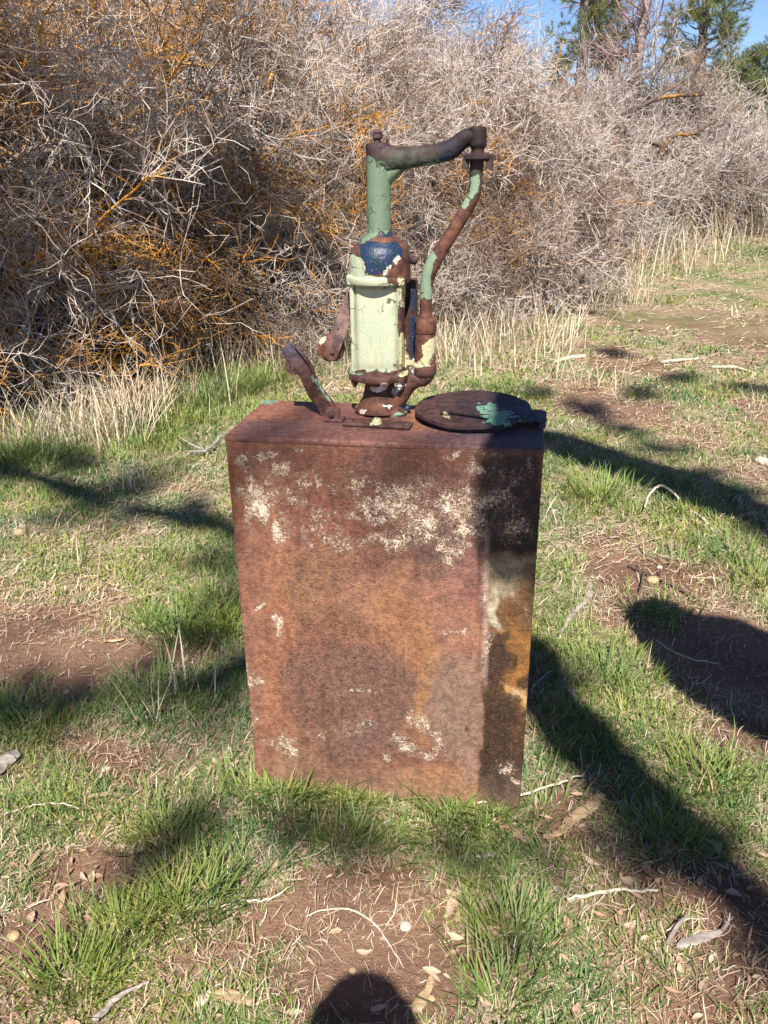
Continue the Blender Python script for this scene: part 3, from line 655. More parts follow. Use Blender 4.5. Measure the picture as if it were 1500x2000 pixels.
    mott = sstep(-40, 30, sdpoly(px+n1*150, py+n2*150, [(540,1230),(640,1180),(760,1200),(806,1270),(812,1390),(780,1470),(680,1500),(550,1470)]))*.55+sstep(200, 60, np.hypot((px-650)/1.2, (py-1040)/1.1))*.5+.22+.35*(n1+.1)
    spk = np.clip(W_*1.0, 0, 1)*sstep(690, 780, px)*sstep(1120, 1060, py)
    spk = np.maximum(spk, .25*sstep(500, 450, px+0*py)+.35*sstep(1400, 1560, py)*sstep(700, 560, px))
    col = col*np.array([.70, .76, .80]); foot = (sstep(1490, 1585, py+n1*60)*.55)[:, None]; col = col*(1-foot)+np.array([.23, .15, .10])*foot; col = col*(1+.5*(fbm(px/16, py/22, 44, 4)-.5))[:, None]
    return np.clip(col, .004, 1), np.stack([W_, np.clip(mott, 0, 1), spk], 1)
def tank_piece(name, c, h1, h2, h3, n1, n2, n3, bev, mod=None, parent=DISP):
    mb = boxgeo(c, UX, UY, UZ, h1, h2, h3, None, n1, n2, n3, bev); V = np.concatenate(mb.V)
    if mod is not None:
        V = mod(V); mb.V = [V]
    return mb, V
HC = BC+UY*BD/2
def dent(V):
    L = V-BC; u = L@UX; v = L@UY; z = V[:, 2]
    amp = (fbm(u*5+2, z*5, 61, 3)-.5)*.006*np.exp(-((v)/.02)**2)*sstep(.333, .30, np.abs(u))
    return V-UY[None]*amp[:, None]
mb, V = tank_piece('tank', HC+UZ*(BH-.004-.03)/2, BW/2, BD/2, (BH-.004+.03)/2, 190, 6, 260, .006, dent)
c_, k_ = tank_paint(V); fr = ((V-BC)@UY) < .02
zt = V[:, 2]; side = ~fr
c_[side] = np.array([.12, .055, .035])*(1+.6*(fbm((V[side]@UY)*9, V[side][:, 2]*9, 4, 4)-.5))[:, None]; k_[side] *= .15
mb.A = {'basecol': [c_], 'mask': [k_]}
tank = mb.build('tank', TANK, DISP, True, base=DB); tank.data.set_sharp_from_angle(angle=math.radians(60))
# folded top plate, a touch proud of the tank on all sides
mb = boxgeo(HC+UZ*(BH-.006), UX, UY, UZ, BW/2+.0012, BD/2+.0012, .006, None, 90, 40, 2, .003); V = np.concatenate(mb.V)
sagz = -.0035*np.exp(-(((V-HC)@UX)/.25)**2)*sstep(BH-.01, BH, V[:, 2])
mb.V = [V+UZ[None]*sagz[:, None]*0]
px, py = proj(V); c_ = np.tile([.175, .075, .062], (len(V), 1)); n1 = fbm(px/30, py/12, 6, 4)-.5
def tb(cx, cy, rx, ry, c, s=1.):
    global c_
    m_ = (sstep(1.4, .5, np.hypot((px+n1*40-cx)/rx, (py+n1*16-cy)/ry))*s)[:, None]; c_ = c_*(1-m_)+np.array(c)*m_
tb(540,810,90,14,[.25,.10,.06],.8); tb(530,790,60,8,[.22,.09,.06],.7); tb(600,832,140,12,[.12,.058,.058],.7); tb(520,835,60,14,[.10,.05,.055],.5); tb(815,815,22,26,[.30,.135,.06],.8); tb(700,835,160,16,[.17,.08,.06],.5)
tb(980,855,140,22,[.055,.045,.075],.85); tb(1010,880,80,10,[.05,.03,.04],.7); tb(640,790,60,10,[.24,.10,.07],.6); tb(800,862,200,8,[.19,.085,.07],.5)  # bluish dark right end: skylit shade painted into the plate colour
mk = np.stack([.45*sstep(.1, .3, n1+.1)*(py > 862), .35+0*px, .12+0*px], 1)
cov = sdpoly(px+n1*10, py, [(505,787),(518,777),(550,778),(540,786),(520,790)]); m_ = sstep(-2, 2, cov)[:, None]; c_ = c_*(1-m_)+MINT*m_
mb.A = {'basecol': [c_], 'mask': [mk]}
tp = mb.build('top_plate', TANK, DISP, True, base=DB); tp.data.set_sharp_from_angle(angle=math.radians(60)); tag(tp, 'rusted top plate with a scrap of mint green paint at its back left corner')

# ---- flat bar bolted under the pump, hasp lever standing at its left end
z0 = BH+.0015
def topz(px, py, z=BH): return onz(px, py, z)
a = topz(672, 828); e = topz(804, 836); mid = (a+e)/2; hl = np.linalg.norm(e-a)/2; ex = nrm(e-a); ey = np.cross(UZ, ex)
mb = boxgeo(mid+UZ*.005, ex, ey, UZ, hl, .021, .004, None, 30, 8, 1, .003)
bar = pbuild(mb, 'mounting_bar')
for p in (topz(683, 822, BH+.009), topz(793, 829, BH+.009)):
    mb = MB(); lathe_w([p, p+UZ*.002, p+UZ*.004], [.0085, .008, .004], 14, .002, mb); pbuild(mb, 'rivet', bar)
br = topz(651, 822)
mb = boxgeo(br+UZ*.004+UX*.003, ex, ey, UZ, .022, .016, .004, None, 6, 4, 1, .002)
mb = boxgeo(br+UZ*.014-UY*.010, ex, ey, UZ, .014, .0025, .014, mb, 5, 1, 5, .002); boxgeo(br+UZ*.014+UY*.012, ex, ey, UZ, .014, .0025, .014, mb, 5, 1, 5, .002)
lb = pbuild(mb, 'hinge_bracket')
mb = MB(); p = br+UZ*.018-UY*.016; lathe_w([p+UY*.03, p-UY*.002, p-UY*.004], [.005, .005, .003], 12, .004, mb, ax=(UX, UZ)); pbuild(mb, 'hinge_pin', lb)
o_ = -.035
mb = plate([(561,673),(571,664),(583,670),(598,689),(614,708),(624,730),(626,744),(637,756),(653,773),(671,802),(667,816),(641,814),(631,790),(612,766),(602,744),(596,730),(590,722),(583,706),(570,699),(562,684)], o_-.008, o_+.008, None, .006, .004)
mb = pipe([(577,676),(594,696),(608,716),(617,742),(634,768),(652,800)], [3,4,4,4,4,4], o_-.012, 8, .006, mb)
lev = pbuild(mb, 'locking_lever')
mb = MB(); cc = onpl(573, 717, o_-.006); r_o = rad(14.5, cc); r_i = rad(6.3, cc); ring = []
A_ = np.linspace(0, 2*math.pi, 33)[:-1]
for (rr, yy) in ((r_i, -.005), (r_o, -.005), (r_o, .005), (r_i, .005)): ring.append(cc+UX*(np.cos(A_)*rr)[:, None]+UZ*(np.sin(A_)*rr)[:, None]+UY*yy)
Vv = np.concatenate(ring); i = np.arange(32); j = (i+1) % 32
mb.add(Vv, np.concatenate([np.stack([k*32+i, k*32+j, ((k+1) % 4)*32+j, ((k+1) % 4)*32+i], 1) for k in range(4)]))
pbuild(mb, 'padlock_eye', lev)

# ---- pump foot and neck
mb = MB(); C0 = topz(747, 806)
prof = [(.0, .062), (.006, .066), (.012, .064), (.017, .055), (.024, .044), (.034, .037), (.044, .034)]
sides = 56; A_ = np.arange(sides)*2*math.pi/sides
rows = []
for z_, r_ in prof:
    for rep in range(2):
        zz = z_; lobe = 1+.10*np.cos(3*(A_+1.57+math.pi))*(1 if z_ < .02 else .3)*(r_/.06)
        rows.append(C0+UZ*zz+(UX*np.cos(A_)[:, None]+UY*np.sin(A_)[:, None]*.82)*(r_*lobe)[:, None]*(.86))
        if rep == 0 and z_ < .04:
            z2 = prof[[q[0] for q in prof].index(z_)+1]; zz = (z_+z2[0])/2; r2 = (r_+z2[1])/2
            rows.append(C0+UZ*zz+(UX*np.cos(A_)[:, None]+UY*np.sin(A_)[:, None]*.82)*(r2*lobe)[:, None]*.86); break
V = np.concatenate(rows); k = len(rows); i = np.arange(k-1)[:, None]*sides; j = np.arange(sides)[None]; j2 = (j+1) % sides
V = V+UZ*((fbm(V[:, 0]*60, V[:, 1]*60, 7, 3)-.5)*.004)[:, None]
mb.add(V, np.stack([i+j, i+j2, i+sides+j2, i+sides+j], -1).reshape(-1, 4)); foot = pbuild(mb, 'foot_casting')
for px, py, r_ in ((735, 826, .0115), (700, 800, .009), (795, 800, .009)):
    p = topz(px, py, BH+.008); mb = MB(); lathe_w([p, p+UZ*.006, p+UZ*.010, p+UZ*.012], [r_*1.05, r_, r_*.75, r_*.3], 16, .003, mb); pbuild(mb, 'foot_lug', foot)
mb = lathe(742, [(800,44),(786,40),(776,34),(764,31),(752,29),(742,30),(734,44)], 40)
mb = pipe([(770,792),(782,772),(796,752),(812,742)], [19,18,17,16], .0, 20, .004, mb)
pbuild(mb, 'neck_casting')
# ---- lower flange
def ringp(y_c, hw, th, ext=0, name='flange', axpx=743, lugs=()):
    P0 = onpl(axpx, y_c); r = rad(hw, P0); mb = MB()
    lathe_w([P0+UZ*th, P0+UZ*(th*.97), P0+UZ*th*.8, P0+UZ*th*.2, P0], [r*.5, r*.97, r, r, r*.965], 56, .003, mb)
    for lx, oy in lugs:
        q = P0+UX*lx+UY*oy; lathe_w([q+UZ*(th+.001), q+UZ*th*.9, q+UZ*th*.1, q-UZ*.001], [.010, .0125, .0125, .010], 20, .003, mb)
    return mb, P0, r
CX = 742
mb, PL, RL = ringp(737, 60, .016, lugs=[(-.052, -.030), (.050, -.036), (-.045, .046), (.048, .046)], axpx=CX)
lf = pbuild(mb, 'lower_flange')
for lx, oy in [(-.052, -.030), (.050, -.036), (-.045, .046), (.048, .046)]:
    p = PL+UX*lx+UY*oy-UZ*.001; mb = hexbolt(p, -UZ, .008, .010); hexbolt(p-UZ*.01, -UZ, .0045, .006, mb, 10); pbuild(mb, 'nut', lf)
# cylinder
zt_ = onpl(CX, 552)[2]; zb_ = PL[2]+.016
PA = np.array([PL[0], PL[1], 0]); rc = rad(50, onpl(CX, 640))
mb = MB(); lathe_w([PA+UZ*zt_, PA+UZ*(zt_-.002), PA+UZ*(zb_+.002), PA+UZ*zb_], [rc*.98, rc, rc, rc*.98], 72, .004, mb, .0012)
V = np.concatenate(mb.V); vy = (V-PA)@UY; lim = -.74*rc; mb.V = [V+UY[None]*(np.where(vy < lim, lim+(vy-lim)*.16, vy)-vy)[:, None]]
cyl = pbuild(mb, 'cylinder_barrel'); tag(cyl, 'pale green painted pump barrel with flaking lower edge')
# raised, lifting paint sheet edge round the barrel bottom
for lx, oy in [(-.052, -.030), (.050, -.036), (-.045, .046), (.048, .046)]:
    p = PA+UX*lx*1.0+UY*oy; P_ = np.stack([p+UZ*(zb_-.004), p+UZ*(zb_+.01), p+UZ*((zb_+zt_)/2), p+UZ*(zt_-.01), p+UZ*(zt_+.004)])
    P_, R_ = resample(P_, .004, [.0075, .0066, .0066, .0066, .0075], False); V, Qd, T = tube_geo(P_, R_, 14, UY); mb = MB(); mb.add(V, Qd, T); pbuild(mb, 'tie_rod')
# upper flange
mbb = MB(); ru = rad(63, onpl(CX, 548)); PU = PA+UZ*zt_
lathe_w([PU, PU+UZ*.002, PU+UZ*.007, PU+UZ*.014, PU+UZ*.017, PU+UZ*.018], [ru*.9, ru*.98, ru*1.0, ru*1.0, ru*.97, ru*.7], 56, .003, mbb, .001)
for lx, oy in [(-.052, -.030), (.050, -.036), (-.045, .046), (.048, .046)]:
    q = PU+UX*lx+UY*oy; lathe_w([q+UZ*.020, q+UZ*.017, q+UZ*.001, q-UZ*.001], [.010, .0125, .0125, .009], 20, .003, mbb)
uf = pbuild(mbb, 'upper_flange')
p = PU+UX*.050-UY*.036+UZ*.019; mb = hexbolt(p, UZ, .0085, .006); pbuild(mb, 'nut', uf)
# shoulder and dome
mb = lathe(CX, [(448,22),(455,27),(462,33),(470,42),(480,51),(490,56.5),(500,59),(512,60),(530,60),(541,60)], 64, wob=.0014); dome = pbuild(mb, 'dome_cover'); tag(dome, 'dome of the pump in dark blue, brown rust and pale green patches')
p = onpl(808, 508); q = onpl(788, 507); mb = MB(); e1 = np.array([0, 0, 1.])
lathe_w([q, q+(p-q)*.5, q+(p-q)*.55], [.006, .006, .004], 14, .004, mb, ax=(UZ, -UY))
rr = rad(9, p); t = np.linspace(0, math.pi, 9); lathe_w([p-UX*rr*math.cos(x) for x in t], [max(.0005, rr*math.sin(x)) for x in t], 16, 1, mb, ax=(UZ, -UY)); pbuild(mb, 'air_screw', dome)
# column
mb = lathe([(738, 470), (740, 290)], [(470,27),(462,25.5),(440,24),(400,23.5),(340,23.5),(310,24),(296,25),(286,25),(281,23),(279,12)], 40, wob=.0008)
col_ = pbuild(mb, 'column')
mb = lathe(737, [(284,7),(272,7),(270,10.5),(262,10.5),(260,6),(259,11),(255,8),(252,3)], 14, step=.004); pbuild(mb, 'stud_nut', col_)
# arm
mb = pipe([(746,306),(764,311),(790,309),(830,304),(862,298),(880,292),(895,281),(908,271),(926,266)], [27,25,20.5,19,18.5,19,17,16.5,16], 0, 28, .005)
mb = pipe([(752,352),(764,336),(784,322),(812,313)], [14,15,13,9], 0, 20, .005, mb)
arm = pbuild(mb, 'arm')
mb = pipe([(768.5,296),(768.5,330)], [1,1], 0, 4, .01); 
mb = lathe(933, [(247,10),(248,16.5),(252,18),(284,17.5),(287,15.5),(290,13.5),(292,12.5),(303,13.5)], 32); pbuild(mb, 'swivel_boss', arm)
# swivel yoke: an inverted cup with two cheeks
yc = onpl(933, 312); mb = MB()
mb = lathe(933, [(298,13),(301,24),(304,29),(310,29.5),(314,24)], 32, mb=mb)
for s in (-1, 1): mb = plate([(933+s*12,304),(933+s*27,305),(933+s*30,314),(933+s*29,331),(933+s*19,331),(933+s*18,318),(933+s*12,312)][::s], -.016, .016, mb, .004)
pbuild(mb, 'swivel_yoke')
mb = pipe([(932,310),(930,335),(929,360),(926,380),(915,402),(897,432),(872,472),(853,502),(840,528),(834,552),(832,585),(831,625)], [13.5,13,12.2,12.2,13,13.2,13.5,14.5,14.5,12.8,12.2,12.5], 0, 24, .004)
dp = pbuild(mb, 'discharge_pipe'); tag(dp, 'bent discharge pipe, brown rust between two green patches')
mb = lathe(830.5, [(612,12),(615,14.5),(618,14.5),(621,20),(625,22.5),(645,22.5),(649,22),(651,19)], 36); pbuild(mb, 'pipe_collar')
mb = lathe(830.5, [(648,19),(650,20.5),(690,20.5),(722,20.5)], 36, step=.003, wob=.001); pbuild(mb, 'pipe_sleeve')
mb = lathe(829, [(708,20.5),(711,23.5),(728,23.5),(731,22)], 36); mb = pipe([(829,712),(829,728),(825,737),(814,739),(800,739),(784,742)], [22,21,18,17,17,17], 0, 28, .003, mb)
pbuild(mb, 'elbow_fitting')
# back of the pump: dark rack housing behind the barrel, seen past its right edge
q = PA+UX*.045+UY*.062; mb = boxgeo(q+UZ*((zt_+zb_)/2), UX, UY, UZ, .030, .02, (zt_-zb_)/2, None, 4, 3, 30, .004); pbuild(mb, 'rear_housing')
# crank
o_ = -.0
mb = MB(); pa_ = onpl(690, 575, .03); pb_ = onpl(647, 690, .03); ex_ = nrm(pb_-pa_); ez_ = np.cross(UY, ex_)
L_ = np.linalg.norm(pb_-pa_); wv = rad(14.5, pb_); pr = []
for t in np.linspace(0, 1, 30): pr.append((t*L_, wv*(.86+.14*t)))
for t in np.linspace(0, math.pi/2, 8)[1:]: pr.append((L_+wv*math.sin(t), max(wv*math.cos(t), .0004)))
S_ = np.array([[pa_+ex_*x+ez_*s*h_+UY*y for (s, y) in ((-1, -.003), (1, -.003), (1, .003), (-1, .003))] for x, h_ in pr]).reshape(-1, 3)
k = len(pr); Qd = np.array([[r*4+q_, r*4+(q_+1) % 4, (r+1)*4+(q_+1) % 4, (r+1)*4+q_] for r in range(k-1) for q_ in range(4)])
mb.add(S_, Qd); crk = pbuild(mb, 'crank_arm', only=[14])
pc = onpl(646, 680, .045); rr = rad(27, pc); mb = MB()
lathe_w([pc-UY*.010, pc-UY*.008, pc+UY*.004, pc+UY*.02, pc+UY*.03, pc+UY*.034], [rr*.6, rr*.93, rr, rr*.93, rr*.6, rr*.1], 40, .004, mb, ax=(UX, -UZ)); knob = pbuild(mb, 'crank_knob', crk, only=[14])
a_ = knob.data.attributes['basecol']; a_.data.foreach_set('color', np.tile(np.array([.13, .048, .030, 1]), (len(knob.data.vertices), 1)).ravel().astype(np.float32))
pe = onpl(660, 639, .0255); mb = MB(); lathe_w([pe+UY*.001, pe-UY*.0012], [.0042, .0036], 14, 1, mb, ax=(UX, -UZ)); bolt_ = pbuild(mb, 'pivot_hole', crk, only=[14])
mb = MB(); pe = onpl(649, 686, .0255); lathe_w([pe+UY*.001, pe-UY*.003, pe-UY*.004], [.006, .006, .004], 14, 1, mb, ax=(UX, -UZ)); pbuild(mb, 'crank_pin', crk, only=[14])

# ---- round filler lid on its collar
LC = topz(922, 817, BH); RLID = .128
tilt = .05; e1 = nrm(UX*math.cos(.02)+UZ*math.sin(.02)); nz = nrm(np.cross(e1, nrm(UY*math.cos(tilt)+UZ*math.sin(tilt)))); e2 = np.cross(nz, e1)
mb = MB(); cz = LC+UZ*.0; lathe_w([cz+UZ*.0, cz+UZ*.012], [RLID*.86, RLID*.86], 56, .004, mb, ax=(UX, UY)); 
V = np.concatenate(mb.V); pbuild(mb, 'filler_collar')
LT = LC+UZ*.029
mb = MB(); R0 = RLID; prof = [(.000, 0), (.0, R0*.35), (.0005, R0*.7), (.0, R0*.80), (-.0015, R0*.83), (-.0016, R0*.96), (-.003, R0*1.0), (-.011, R0*1.0), (-.011, R0*.975), (-.004, R0*.96), (-.004, 0)]
lathe_w([LT+nz*a_ for a_, _ in prof], [max(r_, .0003) for _, r_ in prof], 96, .004, mb, .0, ax=(e1, e2*.98))
V = np.concatenate(mb.V); mb.V = [V+nz*((fbm(V[:, 0]*14, V[:, 1]*14, 8, 3)-.5)*.009)[:, None]]
lid = pbuild(mb, 'filler_lid'); tag(lid, 'round dark brown lid with scuffed mint green paint')
a = onz(872, 806, LT[2]); e = onz(955, 817, LT[2]); ex = nrm(e-a); ey = np.cross(nz, ex); mb = boxgeo((a+e)/2+nz*.0045, ex, ey, nz, np.linalg.norm(e-a)/2, .0045, .0045, None, 20, 2, 2, .0025)
boxgeo(a+nz*.003-ey*.004, ex, ey, nz, .010, .010, .004, mb, 4, 4, 1, .003)
pbuild(mb, 'lid_rib', lid)
h0 = onz(1040, 818, BH+.012)
mb = boxgeo(h0+UZ*.006-UX*.01, nrm(UX+UY*.0), UY, UZ, .040, .036, .003, None, 10, 10, 1, .002)
hg = pbuild(mb, 'hinge_leaf', lid)
mb = MB(); hp = onz(1058, 832, BH+.008); 
for k in range(3): lathe_w([hp+UY*(.002+k*.028), hp+UY*(.026+k*.028)], [.009, .009], 14, .004, mb, ax=(UX, UZ))
lathe_w([hp-UY*.008, hp+UY*.002], [.006, .005], 12, .004, mb, ax=(UX, UZ)); pbuild(mb, 'hinge_barrel', lid)
# ------------------------------------------------------------------ sticks, bark, stones and leaves lying about
GREYW = mat_wood('weathered_grey_wood', (.40, .35, .31), (.20, .165, .14))
TANW = mat_wood('split_tan_wood', (.46, .33, .20), (.25, .16, .09))
BARK = mat_wood('dark_bark', (.15, .10, .075), (.07, .045, .035), 40)
PALEW = mat_wood('bleached_stem', (.62, .54, .42), (.45, .37, .27))
def gnd(px, py, up=0.0):
    g = onz(px, py)
    for _ in range(4): g = onz(px, py, float(gh(g[0], g[1])))
    g[2] = float(gh(g[0], g[1]))+up; return g
def stick(name, label, cat, pts, hw, mat, up=.006, side=(), sides=7, flat=1.0, rough=.12, group=None):
    P = np.array([gnd(x, y, up) for x, y in pts]); base = P[0].copy(); hw = list(hw)
    R = [rad(h, p) for h, p in zip(hw, P)]
    P, R = resample(P, .012, R); R = R*(1+rough*(rng.random(len(R))-.5)*2); P = P+rng.normal(0, .0012, P.shape)
    P[:, 2] = np.maximum(P[:, 2], gh(P[:, 0], P[:, 1])+R*flat*.5)
    V, Qd, T = tube_geo(P, R, sides, (0, 0, 1), True, (1, flat)); mb = MB(); mb.add(V, Qd, T)
    for sp, sh in side:
        A = np.array([gnd(x, y, up+.004+.01*i) for i, (x, y) in enumerate(sp)]); RR = [rad(h, p) for h, p in zip(sh, A)]
        A, RR = resample(A, .012, RR); V, Qd, T = tube_geo(A, RR, 6, (0, 0, 1)); mb.add(V, Qd, T)
    o = mb.build(name, mat, None, True, base=base); o.location = base; tag(o, label, cat, group); o.data.set_sharp_from_angle(angle=math.radians(50)); return o
stick('stick', 'bent grey stick on bare soil right of the tank', 'stick', [(1151,1146),(1153,1166),(1140,1182),(1118,1206),(1104,1226),(1092,1246)], [3.5,5,5,5,5,3.5], GREYW, .010)
stick('stick', 'thin dark forked twig lying across the brown soil patch at right', 'stick', [(1226,1108),(1256,1124),(1290,1137),(1330,1158),(1368,1180)], [3,3.5,3,2.5,1.5], BARK, .012, [([(1256,1124),(1252,1150),(1249,1168)], [2.5, 2, 1.2]), ([(1290,1137),(1286,1122)], [2, 1])])
stick('stick', 'thin pale arching twig standing up from the grass at right', 'stick', [(1257,1010),(1266,986),(1286,968),(1306,976),(1324,994)], [2,2.4,2.4,2.2,1.6], PALEW, .05)
stick('stick', 'curved bleached twig beyond the arching twig', 'stick', [(1350,1002),(1372,1016),(1392,1040)], [2,2.6,1.5], PALEW, .01)
stick('stick', 'grey forked stick in the shade right of the tank', 'stick', [(1090,1334),(1112,1354),(1130,1390)], [3,5,4], GREYW, .01, [([(1040,1350),(1060,1335),(1078,1326)], [2, 2, 1.2])])
stick('wood_chip', 'long tan split of wood lying at the foot of the tank right corner', 'wood', [(944,1588),(976,1612),(1008,1634),(1036,1654)], [6,11,11,6], TANW, .01, flat=.45, rough=.2)
stick('wood_chip', 'tan block of broken wood pointing up right beside the tank', 'wood', [(1096,1628),(1120,1606),(1150,1586),(1176,1560)], [8,11,12,9], TANW, .012, flat=.5, rough=.2)
stick('wood_chip', 'small brown wood end behind the two tan splits', 'wood', [(1060,1640),(1085,1636),(1105,1622)], [6,8,6], TANW, .01, flat=.5, rough=.25)
stick('stick', 'long thin dry stem leaning along the tank right foot', 'stick', [(930,1586),(1000,1574),(1080,1552),(1140,1530)], [2,2.4,2.2,1.2], PALEW, .03)
stick('stick', 'short dark stick below the long tan split', 'stick', [(930,1680),(950,1676),(970,1672)], [4,4.5,3], GREYW, .008)
stick('stick', 'straight pale stem lying in grass at lower right', 'stick', [(1108,1770),(1150,1760),(1210,1752),(1283,1754)], [3,3.6,3,2.5], PALEW, .02)
stick('bark_piece', 'grey flake of weathered wood at lower right with a hooked end', 'wood', [(1322,1862),(1350,1848),(1380,1838),(1408,1830)], [7,10,9,6], GREYW, .015, [([(1408,1830),(1418,1822),(1420,1810)], [3, 2.5, 1.5]), ([(1300,1856),(1318,1830),(1340,1812)], [3, 4, 2])], flat=.4, rough=.25)
stick('bark_piece', 'grey chunk of split log at the left edge', 'wood', [(-30,1530),(-5,1512),(20,1492),(36,1482)], [20,19,17,9], GREYW, .02, flat=.6, rough=.2)
stick('bark_piece', 'dark brown splinter of wood at the left edge above the grey chunk', 'wood', [(-10,1412),(14,1394),(36,1378),(46,1362)], [6,8,7,3], GREYW, .012, flat=.5, rough=.25)
stick('stick', 'short dark stick under the grey chunk at left', 'stick', [(-6,1562),(16,1572),(34,1584)], [4,4,2.5], BARK, .01)
stick('stick', 'grey tapering stick at the lower left foreground', 'stick', [(184,2008),(208,1986),(240,1956),(292,1932)], [7,6.5,5,2.5], GREYW, .02)
stick('bark_piece', 'oval tan slab of bark at the lower edge left of the head shadow', 'wood', [(418,1954),(440,1952),(470,1960),(496,1968)], [8,13,12,7], TANW, .015, flat=.35, rough=.15)
stick('bark_piece', 'crumpled pale bark flake touching the oval tan slab', 'wood', [(386,1972),(398,1960),(412,1944)], [5,10,7], PALEW, .012, flat=.4, rough=.35)
stick('bark_piece', 'rotten yellowish bark strip standing on soil at bottom centre', 'wood', [(812,1985),(822,1960),(838,1935),(842,1915)], [10,10,9,5], TANW, .012, flat=.5, rough=.3)
stick('stick', 'thin curved brown twig lying over grass at left', 'stick', [(200,1676),(236,1684),(270,1678),(296,1666)], [2.2,2.6,2.4,1.5], BARK, .02)
stick('bark_piece', 'tan splinter on the left bare soil', 'wood', [(60,1696),(68,1682),(78,1666)], [4,6,3], TANW, .01, flat=.4)
stick('bark_piece', 'tan splinter lying on the bare soil strip left of the tank', 'wood', [(205,1258),(222,1256),(243,1253)], [3,5,3], TANW, .01, flat=.5)
stick('stick', 'pale broken branch lying at the foot of the thicket', 'stick', [(140,804),(180,790),(222,780),(262,776)], [4,5,5,2.5], PALEW, .05, [([(222,780),(240,792),(250,800)], [4, 4, 3])])
stick('stick', 'forked grey twig in the grass left of the tank', 'stick', [(372,896),(400,894),(420,880),(438,858)], [2,3,2.5,1.6], GREYW, .04, [([(400,894),(372,884),(350,872)], [2, 1.6, 1])])
stick('stick', 'bleached stick on the sunlit ground beyond the lid', 'stick', [(1085,712),(1110,704),(1142,700)], [3,4,3], PALEW, .02)
stick('stick', 'pale stick lying on the far right grass', 'stick', [(1290,712),(1330,708),(1362,706)], [2,3,2], PALEW, .02)
stick('stick', 'long thin bleached stick at the right edge', 'stick', [(1390,722),(1430,722),(1470,732)], [2,2.6,1.6], PALEW, .02)
stick('fallen_branch', 'bleached fallen branch on the ground below the right shrub', 'branch', [(1325,462),(1350,460),(1375,458),(1385,466)], [4,5,5,3], PALEW, .05, [([(1350,460),(1335,452)], [2, 1.5])])
for lab, p in (('pale curling stem arching over the grass in front of the tank', [(600,1800),(640,1790),(690,1790),(740,1826),(790,1905)]),
               ('thin pale runner stem curving up left of centre foreground', [(420,1790),(470,1770),(520,1770),(570,1742)]),
               ('dry stem lying over the lower left grass clump', [(10,1602),(60,1586),(120,1580),(160,1592)]),
               ('dry stem crossing the soil patch in the dark round shadow', [(1280,1260),(1330,1290),(1400,1306)]),
               ('thin dry stem bowed over the grass at lower right corner', [(1300,1830),(1330,1810),(1380,1806)])):
    stick('dry_stem', lab, 'stem', p, [1.2]+[1.7]*(len(p)-2)+[.9], PALEW, .018, sides=5)
# pebbles, clods
def stone(label, px, py, r, mat, sq=.6, cat='stone', name='pebble', group=None):
    g = gnd(px, py); R = rad(r, g); u = np.linspace(0, math.pi, 9); a = np.linspace(0, 2*math.pi, 15)[:-1]
    D = np.stack([np.sin(u)[:, None]*np.cos(a), np.sin(u)[:, None]*np.sin(a), np.cos(u)[:, None]+0*a], -1).reshape(-1, 3)
    s = 1+.5*(fbm(D[:, 0]*2+px, D[:, 1]*2+D[:, 2]*1.7, 3, 3)-.5); V = D*s[:, None]*R; V[:, 2] *= sq; V += [0, 0, R*sq*.55]
    i = np.arange(8)[:, None]*14; j = np.arange(14)[None]; j2 = (j+1) % 14
    mb = MB(); mb.add(V, np.stack([i+j, i+14+j, i+14+j2, i+j2], -1).reshape(-1, 4)); o = mb.build(name, mat, None, True); o.location = g
    o.rotation_euler.z = random.random()*6; return tag(o, label, cat, group)
def simple(name, c1, c2, sc_=40, rough=.9):
    M = NT(name); O = M.obj(); n_ = M.noise(sc_, 4, .6, O); return M.fin(M.mix(M.ramp(n_, .35, .65), c1, c2), rough, M.bump(n_, .6, .004), spec=.25)
STONE = simple('pale_stone', (.50, .44, .36), (.34, .28, .22)); CLOD = simple('tan_clod', (.42, .30, .17), (.30, .20, .12)); TEAL = simple('teal_glass', (.01, .22, .20), (.02, .14, .13), 40, .25)
WHITEROCK = simple('white_rock', (.68, .66, .64), (.45, .43, .41), 6)
for lab, px, py, r, m_ in (('small white stone in front of the tank', 757, 1608, 8, STONE),('cream pebble near the foot of the tank left', 207, 1504, 9, STONE),('white chip on grass at left', 129, 1353, 7, STONE),
    ('tan clod of earth in the lower left grass', 56, 1906, 17, CLOD),('rounded tan clod at the far lower left', 27, 1830, 12, CLOD),('tan stone under the grey leaves at lower right', 1366, 1826, 13, CLOD),('tan stone beside the dark twig on the right soil', 1275, 1136, 12, CLOD),
    ('pale stone on the right soil patch above the twig', 1288, 1110, 6, STONE),('pale stone in the right hand grass', 1449, 1010, 6, STONE),('flat pale flake near the tank right edge', 1086, 1003, 9, STONE),('pale wood stone in the foreground grass', 792, 1812, 12, STONE),('cream pebble at the lower right', 1158, 1968, 14, CLOD),
    ('brown pebble inside the head shaped shadow', 690, 1898, 8, CLOD),('brown clod on the soil bottom centre', 842, 1952, 8, CLOD),('small clod at the end of the bare strip left of the tank', 282, 1226, 12, CLOD),('tan clod in grass at far left', 38, 1044, 12, CLOD),('knobbly grey stone at the right edge in shade', 1488, 905, 14, STONE)):
    stone(lab, px, py, r, m_)
for lab, px, py in (('teal scrap on the ground near the left edge', 127, 1430), ('small teal scrap in grass left of the tank', 239, 1580), ('teal scrap at the lower left of the head shadow', 405, 1905)): stone(lab, px, py, 5.5, TEAL, .5, 'scrap', 'teal_scrap')
